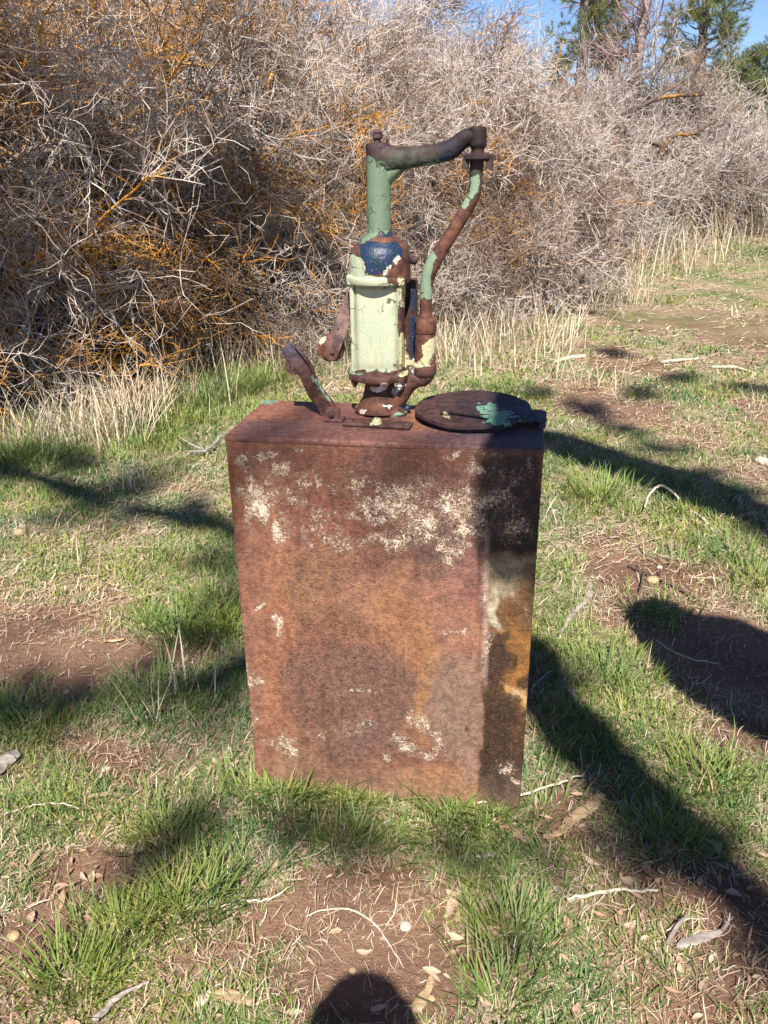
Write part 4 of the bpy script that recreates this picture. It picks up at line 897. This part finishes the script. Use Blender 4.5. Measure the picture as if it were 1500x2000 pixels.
# dry leaves: curled, narrow; the large near ones lie on the ground one by one
M = NT('dead_leaf'); rnd = M.n('ShaderNodeObjectInfo').outputs['Random']
lc = M.mix(rnd, (.40, .25, .17), (.50, .38, .27)); lc = M.mix(M.ramp(M.math('FRACT', M.math('MULTIPLY', rnd, 7.3)), .6, 1, 0, .8), lc, (.24, .13, .085))
LEAF = M.fin(M.mix(M.ramp(M.noise(70, 4, .6, M.obj()), .4, .65), lc, M.mix(1.0, lc, (.62, .58, .55), 'MULTIPLY')), .8, spec=.2)
leafm = []
for k in range(8):
    n_ = 7; t = np.linspace(0, 1, n_); L = 1.0; wv = (.14+.10*random.random())*np.sin(np.pi*np.clip(t*.96+.02, 0, 1))**.8; cx = (t-.5)*L; bendy = .25*(random.random()-.5)*(1-4*(t-.5)**2); cu = (.1+.35*random.random())
    zc = cu*(t-.5)**2*1.2+.05*rng.random(n_); tw = (random.random()-.5)*1.6*(t-.5); rows = []
    for s in (-1, 0, 1):
        rows.append(np.stack([cx, bendy+s*wv*np.cos(tw)*(.85+.3*rng.random(n_)), zc+s*wv*np.sin(tw)+abs(s)*wv*.35], 1))
    V = np.stack(rows, 1).reshape(-1, 3); i = np.arange(n_-1)[:, None]*3; j = np.arange(2)[None]; mb = MB(); mb.add(V, np.stack([i+j, i+3+j, i+4+j, i+1+j], -1).reshape(-1, 4)); me = mb.mesh('fallen_leaf', False); me.materials.append(LEAF); leafm.append(me)
cnt = 0; R2 = np.random.default_rng(5)
def put_leaf(x, y, s):
    o = bpy.data.objects.new('fallen_leaf', leafm[R2.integers(8)]); COL.objects.link(o); o.parent = ground_obj
    o.location = (x, y, float(gh(x, y))+.004+R2.random()*.010); o.scale = (s, s, s*.9); o.rotation_euler = (R2.normal(0, .22), R2.normal(0, .22), R2.random()*6.28)
centers = [(1200,1700),(1180,1720),(1260,1880),(1110,1800),(1130,1830),(1340,1620),(1390,1660),(1220,1690),(930,1750),(960,1790),(910,1900),(930,1930),(700,1860),(330,1690),(160,1620),(90,1720),(220,1770),(830,1640),(870,1760),(60,1950),(1440,1700),(1330,1900),(1050,1930),(1420,1900),(1220,1400),(1150,1540),(400,1660),(540,1700)]
for k in range(260):
    if k < 185: c0 = centers[R2.integers(len(centers))]; g = onz(c0[0]+R2.normal(0, 55), c0[1]+R2.normal(0, 45))
    else: g = onz(R2.uniform(0, 1500), R2.uniform(1050, 2000))
    if in_tank(g[0], g[1], .03): continue
    put_leaf(float(g[0]), float(g[1]), .016+.030*R2.random()**1.3)
# ------------------------------------------------------------------ the thicket: bare lichen crusted shrubs
def rand_unit(r): v = r.normal(0, 1, 3); return v/np.linalg.norm(v)
def walk(r, p, d, L, segs, wig, pull):
    P = [p]; st = L/segs
    for _ in range(segs):
        d = d+rand_unit(r)*wig+pull; d = d/np.linalg.norm(d); P.append(P[-1]+d*st)
    return np.array(P)
def branch_mesh(seed, L=1.5, nsec=11, nter=6, nq=3, r0=.013, droop=-.05, tw=1.0, g=1.0):
    r = np.random.default_rng(seed); mb = MB()
    def add(P, a, b_, sides=3):
        R = np.linspace(a, b_, len(P))*(1+.25*(r.random(len(P))-.5)); V, Qd, T = tube_geo(P, R, sides, rand_unit(r), False)
        mb.add(V, Qd, None, thick=np.repeat(np.clip((R-.0022)/.007, 0, 1), sides))
    P0 = walk(r, np.zeros(3), np.array([1., 0, 0]), L, 12, .30*g, np.array([0, 0, droop])); add(P0, r0, .004, 5)
    for i in range(nsec):
        k = r.integers(2, 12); d = nrm(P0[min(k+1, 12)]-P0[k-1]); d2 = nrm(d*(.55+.5*(1-g))+rand_unit(r)*(.45+.4*g)); L2 = L*(.30+.34*r.random())*(1-.35*k/12)*(1.35-.35*g)
        P1 = walk(r, P0[k], d2, L2, 7, .50*g, np.array([.05, 0, .03])); add(P1, .0062*tw, .0030*tw, 4)
        for j in range(nter):
            m_ = r.integers(1, 7); d3 = nrm(nrm(P1[m_]-P1[m_-1])*(.5+.6*(1-g))+rand_unit(r)*.9); L3 = L2*(.25+.4*r.random())
            P2 = walk(r, P1[m_], d3, L3, 4, .58*g, np.zeros(3)); add(P2, .0040*tw, .0022*tw)
            for q in range(nq):
                z_ = r.integers(1, 5); d4 = nrm(nrm(P2[z_]-P2[z_-1])*.6+rand_unit(r)*.9); P3 = walk(r, P2[z_], d4, L3*(.3+.45*r.random()), 2, .45, np.zeros(3)); add(P3, .0030*tw, .0016*tw)
    return mb.mesh('branch', False)
PALET = (.44, .385, .35)
T_NEAR = mat_twig('lichened_twigs', (.50, .43, .375), (.10, .056, .032), (.64, .29, .035), .33, .46)
T_MID = mat_twig('grey_brown_twigs', (.49, .42, .375), (.15, .092, .062), (.58, .27, .045), .17, .66)
T_FAR = mat_twig('pale_grey_twigs', (.42, .365, .325), (.23, .17, .14), (.46, .24, .08), .05, .72)
BR = {}
for key, mt, s0 in (('near', T_NEAR, 100), ('mid', T_MID, 200), ('far', T_FAR, 300)):
    BR[key] = []
    for k in range(7):
        me = branch_mesh(s0+k, 1.35, 13, 8, 3, tw={'near': .72, 'mid': .85, 'far': 1.2}[key], droop=-.05 if k % 2 else .01, g=.58 if k < 4 else 1.0); me.materials.append(mt); BR[key].append(me)
def limb_mesh(P, R, mat, sides=7):
    P, R = resample(P, .06, R); P = P+rng.normal(0, .006, P.shape); V, Qd, T = tube_geo(P, R*(1+.2*(rng.random(len(R))-.5)), sides); mb = MB(); mb.add(V, Qd, T, thick=np.ones(len(V))); me = mb.mesh('limb', True); me.materials.append(mat); return me
def basis(d, roll):
    d = nrm(d); u = nrm(np.cross([0, 0, 1.0], d) if abs(d[2]) < .95 else np.array([1.0, 0, 0])); v = np.cross(d, u)
    u2 = u*math.cos(roll)+v*math.sin(roll); v2 = np.cross(d, u2); return Matrix((( d[0], u2[0], v2[0]), (d[1], u2[1], v2[1]), (d[2], u2[2], v2[2]))).to_4x4()
def shrub(label, x, y, rx, ry, h, n_, kind, seed, smin=.7, smax=1.15, low=.0, lean=(0, 0)):
    z0_ = float(gh(x, y)); t = thing('bare_shrub', label, 'shrub', (x, y, z0_), 'bare shrubs of the thicket'); r = np.random.default_rng(seed)
    mt = {'near': T_NEAR, 'mid': T_MID, 'far': T_FAR}[kind]
    for k in range(9):
        a = r.random()*6.28; rr = .5+.5*r.random(); e = np.array([math.cos(a)*rx*rr*.8+lean[0], math.sin(a)*ry*rr*.8+lean[1], h*(.45+.4*r.random())]); s_ = np.array([math.cos(a)*.2, math.sin(a)*.2, -.05])
        mid_ = (s_+e)/2+np.array([r.normal(0, .15), r.normal(0, .15), .25]); link('limb', limb_mesh([s_, (s_+mid_)/2+r.normal(0, .06, 3), mid_, (mid_+e)/2+r.normal(0, .08, 3), e], [.05, .042, .034, .026, .014], mt), t)
    for k in range(n_):
        u = r.random(); th = r.random()*6.28
        el = math.asin(min(1, r.random()**.8*1.0)) if r.random() > (.16 if kind == 'near' else .28) else -.1*r.random()
        D = np.array([math.cos(th)*math.cos(el), math.sin(th)*math.cos(el), math.sin(el)]); q = r.random()**.45
        p = np.array([D[0]*rx*q, D[1]*ry*q, low+(h-.3-low)*max(0.03, D[2])*q+.15*r.random()])
        p[:2] += np.array(lean)*p[2]/h
        s_ = smin+(smax-smin)*r.random(); d = nrm(D*np.array([1, 1, .7])+rand_unit(r)*.7+np.array([.25, -.1, .12 if p[2] > h*.75 else -.22]))
        p = p-d*s_*.55; p[2] = max(p[2], .12)
        if p[2]+d[2]*1.4*s_ < .03: d[2] = abs(d[2])*.3
        o = bpy.data.objects.new('branch', BR[kind][r.integers(4) if r.random() < (.35+.6*p[2]/h) else r.integers(4, 7)]); COL.objects.link(o); o.parent = t
        o.matrix_basis = Matrix.Translation(p) @ basis(d, r.random()*6.28) @ Matrix.Diagonal((s_, s_, s_, 1))
    return t
shrub('large lichen crusted shrub filling the left edge of the picture', -3.3, 6.5, 1.6, 1.45, 2.9, 290, 'near', 1, lean=(.3, -1.15))
shrub('tangled bare shrub left of the pump with dark gaps near its foot', -1.75, 7.9, 1.4, 1.3, 2.75, 290, 'near', 2, lean=(.1, -1.1))
shrub('orange lichened shrub at far upper left behind the nearest one', -4.6, 8.4, 1.7, 1.4, 3.5, 200, 'near', 3)
shrub('bare grey shrub rising behind the shrub left of the pump', -2.6, 9.6, 1.9, 1.5, 3.5, 250, 'mid', 4)
shrub('brown tangled shrub directly behind the pump', -.35, 9.0, 1.45, 1.25, 2.45, 260, 'mid', 5, lean=(0, -.8))
shrub('pale twiggy shrub just right of the pump spout', 1.05, 10.2, 1.4, 1.4, 2.6, 230, 'mid', 6)
shrub('taller grey shrub behind the pump showing sky through its top', -.4, 11.6, 2.0, 1.5, 3.4, 240, 'mid', 7)
shrub('pale grey shrub in the middle distance right of centre', 2.4, 13.4, 1.7, 1.6, 2.05, 250, 'far', 8, .7, 1.2)
shrub('pale rounded shrub with dark arching limbs at right', 4.7, 16.2, 2.3, 1.9, 2.05, 285, 'far', 9, .9, 1.5)
shrub('grey shrub standing behind the right hand rounded shrub', 3.3, 18.5, 2.4, 2.0, 1.4, 140, 'far', 10, .9, 1.5)
shrub('distant grey shrub at the right edge below the pine', 8.9, 20.5, 1.8, 1.8, 1.3, 190, 'far', 11, .9, 1.4)
shrub('far thin shrub between the pale shrubs and the bare tree', 1.2, 15.5, 1.7, 1.6, 2.4, 150, 'far', 12, .9, 1.5)
shrub('low sprawling shrub under the rounded right shrub', 6.9, 17.6, 1.5, 1.2, .9, 110, 'far', 13, .6, 1.0)

# the dark arching limbs that show on the front of the rounded shrub
def onY(px, py, Y): d = ray(px, py); return CAM+d*(Y/d[1])
ARCH = mat_twig('dark_lichened_limbs', (.12, .085, .07), (.07, .045, .038), (.50, .24, .05), .14)
sh9 = [o for o in bpy.data.objects if o.get('label', '').startswith('pale rounded shrub')][0]
for k, (pts, r_) in enumerate((([(1196,290),(1206,249),(1230,222),(1254,207),(1305,189),(1374,184)], .04), ([(1254,207),(1290,185),(1338,156)], .022), ([(1200,286),(1242,274),(1278,279),(1302,297),(1335,315),(1374,345)], .034), ([(1276,318),(1302,279),(1320,264),(1353,261),(1400,236)], .036),
     ([(1190,276),(1218,297),(1242,306),(1266,312),(1290,325)], .022), ([(1082,150),(1092,110),(1100,80)], .02), ([(1225,330),(1222,240),(1232,190)], .026), ([(1150,470),(1180,420),(1240,380),(1262,330)], .026), ([(1340,420),(1310,360),(1290,325)], .026), ([(1050,130),(1040,165),(1070,160)], .014), ([(1150,380),(1180,410),(1200,440)], .02))):
    P = np.array([onY(x, y, 12.6+.15*i) for i, (x, y) in enumerate(pts)])-np.array(sh9.location); R = np.linspace(r_, r_*.5, len(P)); link('limb', limb_mesh(P, list(R), ARCH), sh9)
# ------------------------------------------------------------------ trees beyond the thicket
TRUNK = simple('grey_bark', (.16, .13, .12), (.26, .21, .19), 9); NEED = mat_blade('pine_needles', (1, 1, 1), (1.2, 1.1, .8), .15, .6)
REDT = simple('reddish_bare_twigs', (.22, .13, .12), (.30, .19, .17), 5)
def needle_spray(seed, n_=300, L=.7, nl=.20, wd=.011):
    r = np.random.default_rng(seed); mb = MB(); P0 = walk(r, np.zeros(3), np.array([1., 0, 0]), L, 5, .15, np.array([0, 0, .03]))
    V, Qd, T = tube_geo(P0, np.linspace(.012, .004, 6), 3, None, False); mb.add(V, Qd, None, tint=np.tile([.16, .12, .09], (len(V), 1)))
    for k in range(5):
        b0 = P0[r.integers(1, 6)]; P1 = walk(r, b0, nrm(np.array([.8, r.normal(0, .8), r.normal(0, .6)])), L*.45, 3, .2, np.array([0, 0, .08]))
        V, Qd, T = tube_geo(P1, [.006, .005, .004, .003], 3, None, False); mb.add(V, Qd, None, tint=np.tile([.16, .12, .09], (len(V), 1)))
        m_ = n_//5; a = r.random(m_)**.6; i0 = np.minimum((a*3).astype(int), 2); f = (a*3-i0)[:, None]; B = P1[i0]*(1-f)+P1[i0+1]*f
        ax = nrm(P1[-1]-P1[0]); D = nrm(ax*.7+r.normal(0, .6, (m_, 3))); S = nrm(np.cross(D, r.normal(0, 1, (m_, 3))))*wd/2
        V = np.stack([B-S, B+S, B+D*nl*(.6+.6*r.random((m_, 1)))], 1).reshape(-1, 3); o = np.arange(m_)*3
        c0 = np.array([.15, .18, .075])*(.6+.9*r.random((m_, 1))); mb.add(V, None, np.stack([o, o+1, o+2], 1), tint=np.repeat(c0, 3, axis=0))
    me = mb.mesh('needle_spray', False); me.materials.append(NEED); return me
SPR = [needle_spray(900+k) for k in range(5)]
def pine(label, x, y, h, zlo, rlo, n_, seed, s0=1.0):
    z0_ = float(gh(x, y)); t = thing('pine_tree', label, 'tree', (x, y, z0_), None); r = np.random.default_rng(seed)
    P, R = resample([(0, 0, -.1), (.05, 0, h*.3), (-.05, .05, h*.65), (0, 0, h)], .5, [.22, .17, .10, .02]); V, Qd, T = tube_geo(P, R, 8, (0, 1, 0)); mb = MB(); mb.add(V, Qd, T); mb.build('trunk', TRUNK, t)
    nb = max(10, n_//7)
    for k in range(nb):
        z_ = zlo+(h-zlo)*(k+.5)/nb; a = r.random()*6.28; L = rlo*(1-.8*((z_-zlo)/(h-zlo))**1.2)*(.7+.5*r.random())
        e = np.array([math.cos(a)*L, math.sin(a)*L, z_+L*.12]); s_ = np.array([0, 0, z_]); mb = MB(); Pb, Rb = resample([s_, (s_+e)/2+[0, 0, -.1], e], .4, [.05, .03, .012]); V, Qd, T = tube_geo(Pb, Rb, 5); mb.add(V, Qd, T); mb.build('limb', TRUNK, t)
        for q in range(7):
            f = .35+.65*r.random(); p = s_*(1-f)+e*f+r.normal(0, .12, 3); d = nrm((e-s_)*.8/L+r.normal(0, .5, 3)+np.array([0, 0, .25])); sc0 = s0*(.8+.6*r.random())
            o = bpy.data.objects.new('needle_spray', SPR[r.integers(5)]); COL.objects.link(o); o.parent = t; o.matrix_basis = Matrix.Translation(p) @ basis(d, r.random()*6.28) @ Matrix.Diagonal((sc0, sc0, sc0, 1))
def far_at(px, Y):
    d = ray(px, 300); return float(CAM[0]+d[0]*Y/d[1])
pine('green pine crown above the thicket right of the pump', far_at(1122, 26), 26, 9.5, 2.2, .55, 290, 31, .75)
pine('pine behind the rounded right shrub reaching the blue sky', far_at(1345, 30), 30, 9.0, 2.4, .8, 290, 32, .8)
pine('dark pine whose branch tip enters at the right edge', far_at(1690, 24), 24, 9.5, 4.0, 2.5, 200, 33, .7)
pine('grey green pine low behind the right edge shrubs', far_at(1490, 34), 34, 3.9, .8, 1.3, 280, 34, .9)
pine('dim distant pine standing behind the right hand shrubs', far_at(1420, 38), 38, 3.7, .8, 1.2, 240, 35, .9)
# bare leafless tree
def bare_tree(label, x, y, h, seed, r0=.22, nb=26, lean=(.3, 0)):
    z0_ = float(gh(x, y)); t = thing('bare_tree', label, 'tree', (x, y, z0_)); r = np.random.default_rng(seed)
    P, R = resample([(0, 0, -.1), (lean[0]*.2, 0, h*.3), (lean[0]*.7, .05, h*.6), (lean[0]*1.6, 0, h)], .4, [r0, r0*.8, r0*.6, r0*.15]); V, Qd, T = tube_geo(P, R, 9, (0, 1, 0)); mb = MB(); mb.add(V, Qd, T); mb.build('trunk', TRUNK, t)
    for k in range(nb):
        i = int(len(P)*(.28+.68*k/nb)); a = r.random()*6.28; L = (.9+1.5*r.random())*(1.2-.5*k/nb); mb = MB()
        P1 = walk(r, P[i], nrm(np.array([math.cos(a), math.sin(a)*.6, .25+.3*r.random()])), L, 9, .28, np.array([0, 0, .03])); V, Qd, T = tube_geo(P1, np.linspace(.040, .010, 10), 5, None, False); mb.add(V, Qd)
        for q in range(13):
            m_ = r.integers(2, 10); P2 = walk(r, P1[m_], nrm(nrm(P1[m_]-P1[m_-1])*.6+rand_unit(r)*.8), L*(.2+.35*r.random()), 5, .35, np.array([0, 0, .05])); V, Qd, T = tube_geo(P2, np.linspace(.012, .006, 6), 3, None, False); mb.add(V, Qd)
            for s_ in range(4):
                z_ = r.integers(1, 6); P3 = walk(r, P2[z_], nrm(nrm(P2[z_]-P2[z_-1])+rand_unit(r)*.9), L*.18, 3, .35, np.zeros(3)); V, Qd, T = tube_geo(P3, [.007, .006, .005, .004], 3, None, False); mb.add(V, Qd)
        mb.build('branch', REDT, t)
bare_tree('tall leafless tree with a dark trunk rising into the blue sky', far_at(1222, 25), 25, 8.5, 41, .2)
bare_tree('slender leafless tree behind the far left of the pines', far_at(1160, 29), 29, 7.5, 42, .10, 18)
# reeds, pale rock, fallen poles by the right edge
mb = MB(); g = np.array([far_at(1488, 21), 21, 0]); N = 160; x = g[0]+rng.normal(0, .35, N); y = g[1]+rng.normal(0, .3, N)
blades(x, y, 1.5*(.6+.5*rng.random(N)), .02+0*x, rng.random(N)*6.28, .05+.15*rng.random(N), .1*rng.random(N), np.tile([.46, .33, .17], (N, 1))*(.7+.5*rng.random((N, 1))), mb, 3)
tag(mb.build('reed_clump', STRAW, smooth=False), 'clump of tan upright reeds at the right edge by the thicket', 'reeds')
stone('white boulder half hidden by poles at the right edge', 1425, 345, 1, WHITEROCK, .7, 'rock', 'boulder')
ob = bpy.data.objects['boulder']; bx_ = far_at(1428, 19); ob.location = (bx_, 19, float(gh(bx_, 19))+.15); ob.scale = (36,)*3
PLT = simple('pole_wood', (.46, .40, .35), (.28, .22, .18), 8)
for lab, (a, e) in {'long pale fallen pole resting over the white boulder': ((1310, 19.0, .95), (1560, 18.4, .75)), 'pale fallen pole just below the longest one': ((1350, 18.6, .7), (1570, 18.2, .4)), 'thin bleached pole sloping down to the right edge': ((1400, 18.3, .85), (1580, 17.8, .45))}.items():
    p = np.array([far_at(a[0], a[1]), a[1], float(gh(0, a[1]))+a[2]]); q = np.array([far_at(e[0], e[1]), e[1], float(gh(0, e[1]))+e[2]]); Pp, Rr = resample([p, p*.6+q*.4+[0, 0, .06], q], .2, [.028, .03, .018]); V, Qd, T = tube_geo(Pp, Rr, 7); mb = MB(); mb.add(V, Qd, T)
    o = mb.build('fallen_pole', PLT, None, True, base=p); o.location = p; tag(o, lab, 'pole')
# yellow flowering stalk
mb = MB(); g = np.array([far_at(1455, 17.5), 17.5, 0]); N = 70
x = g[0]+rng.normal(0, .07, N); y = g[1]+rng.normal(0, .07, N); blades(x, y, .3+.6*rng.random(N), .03+0*x, rng.random(N)*6.28, .1+.2*rng.random(N), .2*rng.random(N), np.tile([.55, .50, .08], (N, 1))*(.6+.5*rng.random((N, 1))), mb, 3)
tag(mb.build('yellow_flower_stalk', STRAW, smooth=False), 'small yellow flowering plant in front of the white boulder', 'plant')
# ------------------------------------------------------------------ what throws the shade: an oak behind the camera, and the photographer
OAKB = simple('oak_bark', (.14, .11, .09), (.22, .18, .15), 12)
OX, OY = 3.4, -5.2
oak = thing('oak_tree', 'spreading leafless oak behind the camera whose limbs shade the grass', 'tree', (OX, OY, 0))
def lift(px, py, h):
    g = gnd(px, py); t = (h-g[2])/SUN[2]; return g+SUN*t
def liftg(x, y, h): return np.array([x, y, 0])+SUN*h/SUN[2]
def shadow_limb(pts, widths, h, world=False, sides=14, name='limb', tail=None, rough=.10):
    P = [liftg(x, y, h) if world else lift(x, y, h) for x, y in pts]; R = list(widths)
    if tail is not None: P += [np.array(q[:3]) for q in tail]; R += [q[3] for q in tail]
    P, R = resample(np.array(P), .06, R); R = R*(1+rough*(fbm(np.arange(len(R))*.35, R*0, 5, 3)-.5)*4)
    V, Qd, T = tube_geo(P, R, sides); mb = MB(); mb.add(V, Qd, T); mb.build(name, OAKB, oak, base=(OX, OY, 0)); return P
V, Qd, T = tube_geo(*resample([(OX, OY, -.2), (OX-.05, OY, 1.2), (OX-.1, OY+.1, 2.6), (OX, OY+.1, 4.2), (OX-.3, OY+.1, 6.2), (OX-.6, OY, 8.2)], .2, [.42, .33, .30, .26, .2, .1]), 16, (0, 1, 0)); mb = MB(); mb.add(V, Qd, T); mb.build('trunk', OAKB, oak, base=(OX, OY, 0))
HC_ = 3.3
# limb whose shadow climbs from the lower right corner to the tank and up its right side
shadow_limb([(.42,3.3),(.38,2.75),(.345,2.45),(.285,2.22),(.28,2.10)], [.05,.09,.095,.085,.03], HC_, True)
shadow_limb([(.36,2.55),(.42,2.2),(.52,1.85),(.66,1.50),(.80,1.22),(.98,.95)], [.05,.09,.095,.07,.045,.05], 5.2, True, rough=.6, tail=[(1.9, -4.0, 5.0, .12), (OX-.5, OY+.3, 4.6, .16), (OX, OY, 4.0, .2)])
# rounded burl at right
shadow_limb([(.93,2.52),(.98,2.36),(1.06,2.22),(1.16,2.08),(1.34,1.98),(1.7,1.9)], [.10,.17,.22,.25,.27,.25], 2.9, True, tail=[(2.3, -1.9, 2.9, .16), (OX-.2, OY+.8, 2.5, .2), (OX, OY, 2.2, .24)], sides=18)
# arching limb shading the ground beyond the tank
shadow_limb([(.75,4.75),(1.0,4.35),(1.35,3.9),(1.62,3.45),(1.85,3.1),(2.05,2.7)], [.03,.14,.15,.15,.14,.12], 5.5, True, rough=.3, tail=[(2.9, -3.2, 5.4, .13), (OX, OY+.6, 5.0, .16)])
# high limbs with twigs: soft, broken shade on the left and across the foreground
oakbr = [branch_mesh(700+k, 1.7, 12, 6, 3, r0=.03, tw=2.3) for k in range(4)]
for me in oakbr: me.materials.append(OAKB)
def twigs_along(P, n_, s0, seed, spread=.25):
    r = np.random.default_rng(seed)
    for k in range(n_):
        p = P[r.integers(len(P))]+r.normal(0, spread*.3, 3); d = nrm(r.normal(0, 1, 3)*[1, 1, .4]); s_ = s0*(.7+.6*r.random())
        o = bpy.data.objects.new('branch', oakbr[r.integers(4)]); COL.objects.link(o); o.parent = oak
        o.matrix_basis = Matrix.Translation(p-np.array([OX, OY, 0])) @ basis(d, r.random()*6.28) @ Matrix.Diagonal((s_, s_, s_, 1))
P = shadow_limb([(-2.6,2.5),(-1.6,1.95),(-1.05,1.98),(-.8,2.04),(-.55,2.12),(-.35,2.32),(-.1,2.7)], [.04,.04,.045,.03,.045,.04,.02], 10, True, rough=.3); twigs_along(P, 9, .30, 1, .5)
P = shadow_limb([(-3.4,5.4),(-2.4,4.4),(-1.7,3.90),(-1.25,3.55),(-.85,3.38),(-.5,3.12),(-.35,2.95)], [.10,.06,.07,.04,.07,.04,.02], 9.5, True, rough=.3); twigs_along(P, 12, .35, 2, .6)
P = shadow_limb([(.9,.75),(.82,1.0),(.75,1.15)], [.10,.07,.03], 5.0, True, tail=None)
# leaf clumps added unseen in the crown, shaped to break shade into soft patches
CLUMP_LEAF = mat_blade('shade_clump_leaves', (.12, .17, .05), (.15, .19, .06), .2)
shade_clumps = []
for k in range(4):
    r = np.random.default_rng(800+k); n_ = 520; D = nrm(r.normal(0, 1, (n_, 3)))*(r.random((n_, 1))**.45)*(1+.35*r.normal(0, 1, (n_, 1))*.5)*[1.25, .8, .8]
    A1 = nrm(r.normal(0, 1, (n_, 3))); A2 = nrm(np.cross(A1, r.normal(0, 1, (n_, 3)))); L = .11*(.6+.8*r.random((n_, 1))); V = np.stack([D-A1*L, D+A2*L*.5, D+A1*L, D-A2*L*.5], 1).reshape(-1, 3); o = np.arange(n_)*4
    mb = MB(); mb.add(V, np.stack([o, o+1, o+2, o+3], 1), None, tint=np.ones((n_*4, 3))); me = mb.mesh('shade_clump', False); me.materials.append(CLUMP_LEAF); shade_clumps.append(me)
for k, (px, py, rp, h_) in enumerate([(300,1670,55,9),(345,1630,60,9),(410,1600,50,9.5),(260,1700,40,9),(560,1620,50,9),(620,1610,60,9.5),(690,1640,60,9),(760,1660,40,9.5),(870,1650,50,9),(930,1690,50,9.5),(1010,1650,45,9),(1080,1690,45,9),(1180,1640,60,8.5),(1250,1700,70,8.5),(980,1800,40,9),
      (1010,1860,35,9),(60,1350,60,9),(160,1340,50,9),(290,1300,50,9.5),(400,1250,50,9),(440,1180,50,9),(150,905,60,9),(260,960,50,9),(380,990,45,9),(420,1020,40,9),(1460,1840,60,7),(1480,1740,60,7),(1120,1450,50,8),(1150,800,60,8),(1290,880,50,8),(1050,770,40,8),(1440,960,50,8),(1330,740,45,8),(1200,690,40,8),(1200,1560,60,7),(1300,1560,50,7),(1350,1700,60,7),(1420,1640,50,7),(1240,1640,50,7),(1120,1330,40,7),(1180,1450,50,7),(1470,760,50,8),(1250,770,45,8),(1220,840,45,8),(1370,930,50,8),(1480,1040,55,8),(1160,1500,45,8)]):
    p = lift(px, py, h_); s_ = float(rad(rp, gnd(px, py)))*1.15
    o = bpy.data.objects.new('shade_clump', shade_clumps[k % 4]); COL.objects.link(o); o.parent = oak; o.matrix_basis = Matrix.Translation(p-np.array([OX, OY, 0])) @ Matrix.Rotation(k*1.3, 4, 'Z') @ Matrix.Diagonal((s_, s_, s_, 1))
# unseen limbs added to darken the near shrubs with their shade
for k, (q, r_) in enumerate((((-2.9,5.0,1.0),.20), ((-1.3,6.2,1.0),.2), ((-2.2,5.5,.45),.22), ((-2.9,4.8,.5),.2), ((-1.6,6.0,1.5),.14), ((-3.2,5.0,1.7),.16))):
    shadow_q = [np.array(q)+SUN*7.5/SUN[2]+d for d in (np.array([-1.3, .1, .1]), np.array([-.4, -.1, 0]), np.array([.4, .1, .1]), np.array([1.0, 0, .3]))]
    Pq, Rq = resample(np.array(shadow_q), .06, [r_*.5, r_, r_, r_*.3]); V, Qd, T = tube_geo(Pq, Rq, 12); mb = MB(); mb.add(V, Qd, T); mb.build('limb', OAKB, oak, base=(OX, OY, 0))
# photographer: one continuous body, head turned to the pump, both hands raised to a phone held beside the lens
SKIN = simple('skin', (.50, .32, .24), (.46, .29, .21), 8, .6); CLOTH = simple('dark_blue_jacket', (.05, .07, .12), (.07, .09, .14), 60); HAIRM = simple('brown_hair', (.07, .045, .03), (.10, .06, .04), 50)
PXo, PYo = -.085, -.31
per = thing('person', 'person in a dark jacket standing behind the camera, casting the head shadow', 'person', (PXo, PYo, 0))
def skin_body(name, verts, edges, radii, mat, sub=2):
    me = bpy.data.meshes.new(name); me.from_pydata([Vector(v) for v in verts], edges, []); o = link(name, me, per); me.materials.append(mat)
    md = o.modifiers.new('skin', 'SKIN'); md.use_smooth_shade = True
    for i, r_ in enumerate(radii): me.skin_vertices[0].data[i].radius = (r_, r_)
    me.skin_vertices[0].data[0].use_root = True
    s_ = o.modifiers.new('sub', 'SUBSURF'); s_.levels = s_.render_levels = sub; return o
v = [(0,-.02,.92),(0,-.03,1.08),(0,-.04,1.24),(0,-.03,1.36),(0,0,1.43),(0,.03,1.52),(0,.03,1.60),
     (-.09,-.02,.88),(-.11,-.01,.48),(-.12,-.04,.09),(-.12,.10,.04),(.09,-.02,.88),(.11,-.01,.48),(.12,-.04,.09),(.12,.10,.04),
     (-.17,-.03,1.34),(-.22,.00,1.08),(-.10,.12,1.24),(.17,-.03,1.34),(.22,.00,1.08),(.10,.12,1.24)]
e = [(0,1),(1,2),(2,3),(3,4),(4,5),(5,6),(0,7),(7,8),(8,9),(9,10),(0,11),(11,12),(12,13),(13,14),(3,15),(15,16),(16,17),(3,18),(18,19),(19,20)]
r_ = [.14,.13,.15,.12,.055,.088,.075,.09,.06,.045,.035,.09,.06,.045,.035,.065,.045,.032,.065,.045,.032]
skin_body('body', v, e, r_, CLOTH)
skin_body('head', [(0,.035,1.50),(0,.04,1.56),(0,.03,1.60)], [(0,1),(1,2)], [.082,.092,.080], SKIN)
skin_body('hair', [(0,-.01,1.53),(0,0,1.60),(0,.02,1.63)], [(0,1),(1,2)], [.115,.115,.085], HAIRM)
for s in (-1, 1):
    hv = [(s*.10,.12,1.24),(s*.085,.155,1.27)]; he = [(0,1)]; hr = [.026,.030]
    for k in range(4):
        b0 = len(hv); a = -.025+.017*k; hv += [(s*(.08+a*.3),.175,1.285+a),(s*(.055+a*.2),.185,1.30+a),(s*.035,.175,1.31+a)]; he += [(1,b0),(b0,b0+1),(b0+1,b0+2)]; hr += [.010,.009,.008]
    b0 = len(hv); hv += [(s*.075,.15,1.305),(s*.055,.155,1.325)]; he += [(1,b0),(b0,b0+1)]; hr += [.011,.009]
    skin_body('hand', hv, he, hr, SKIN, 1)
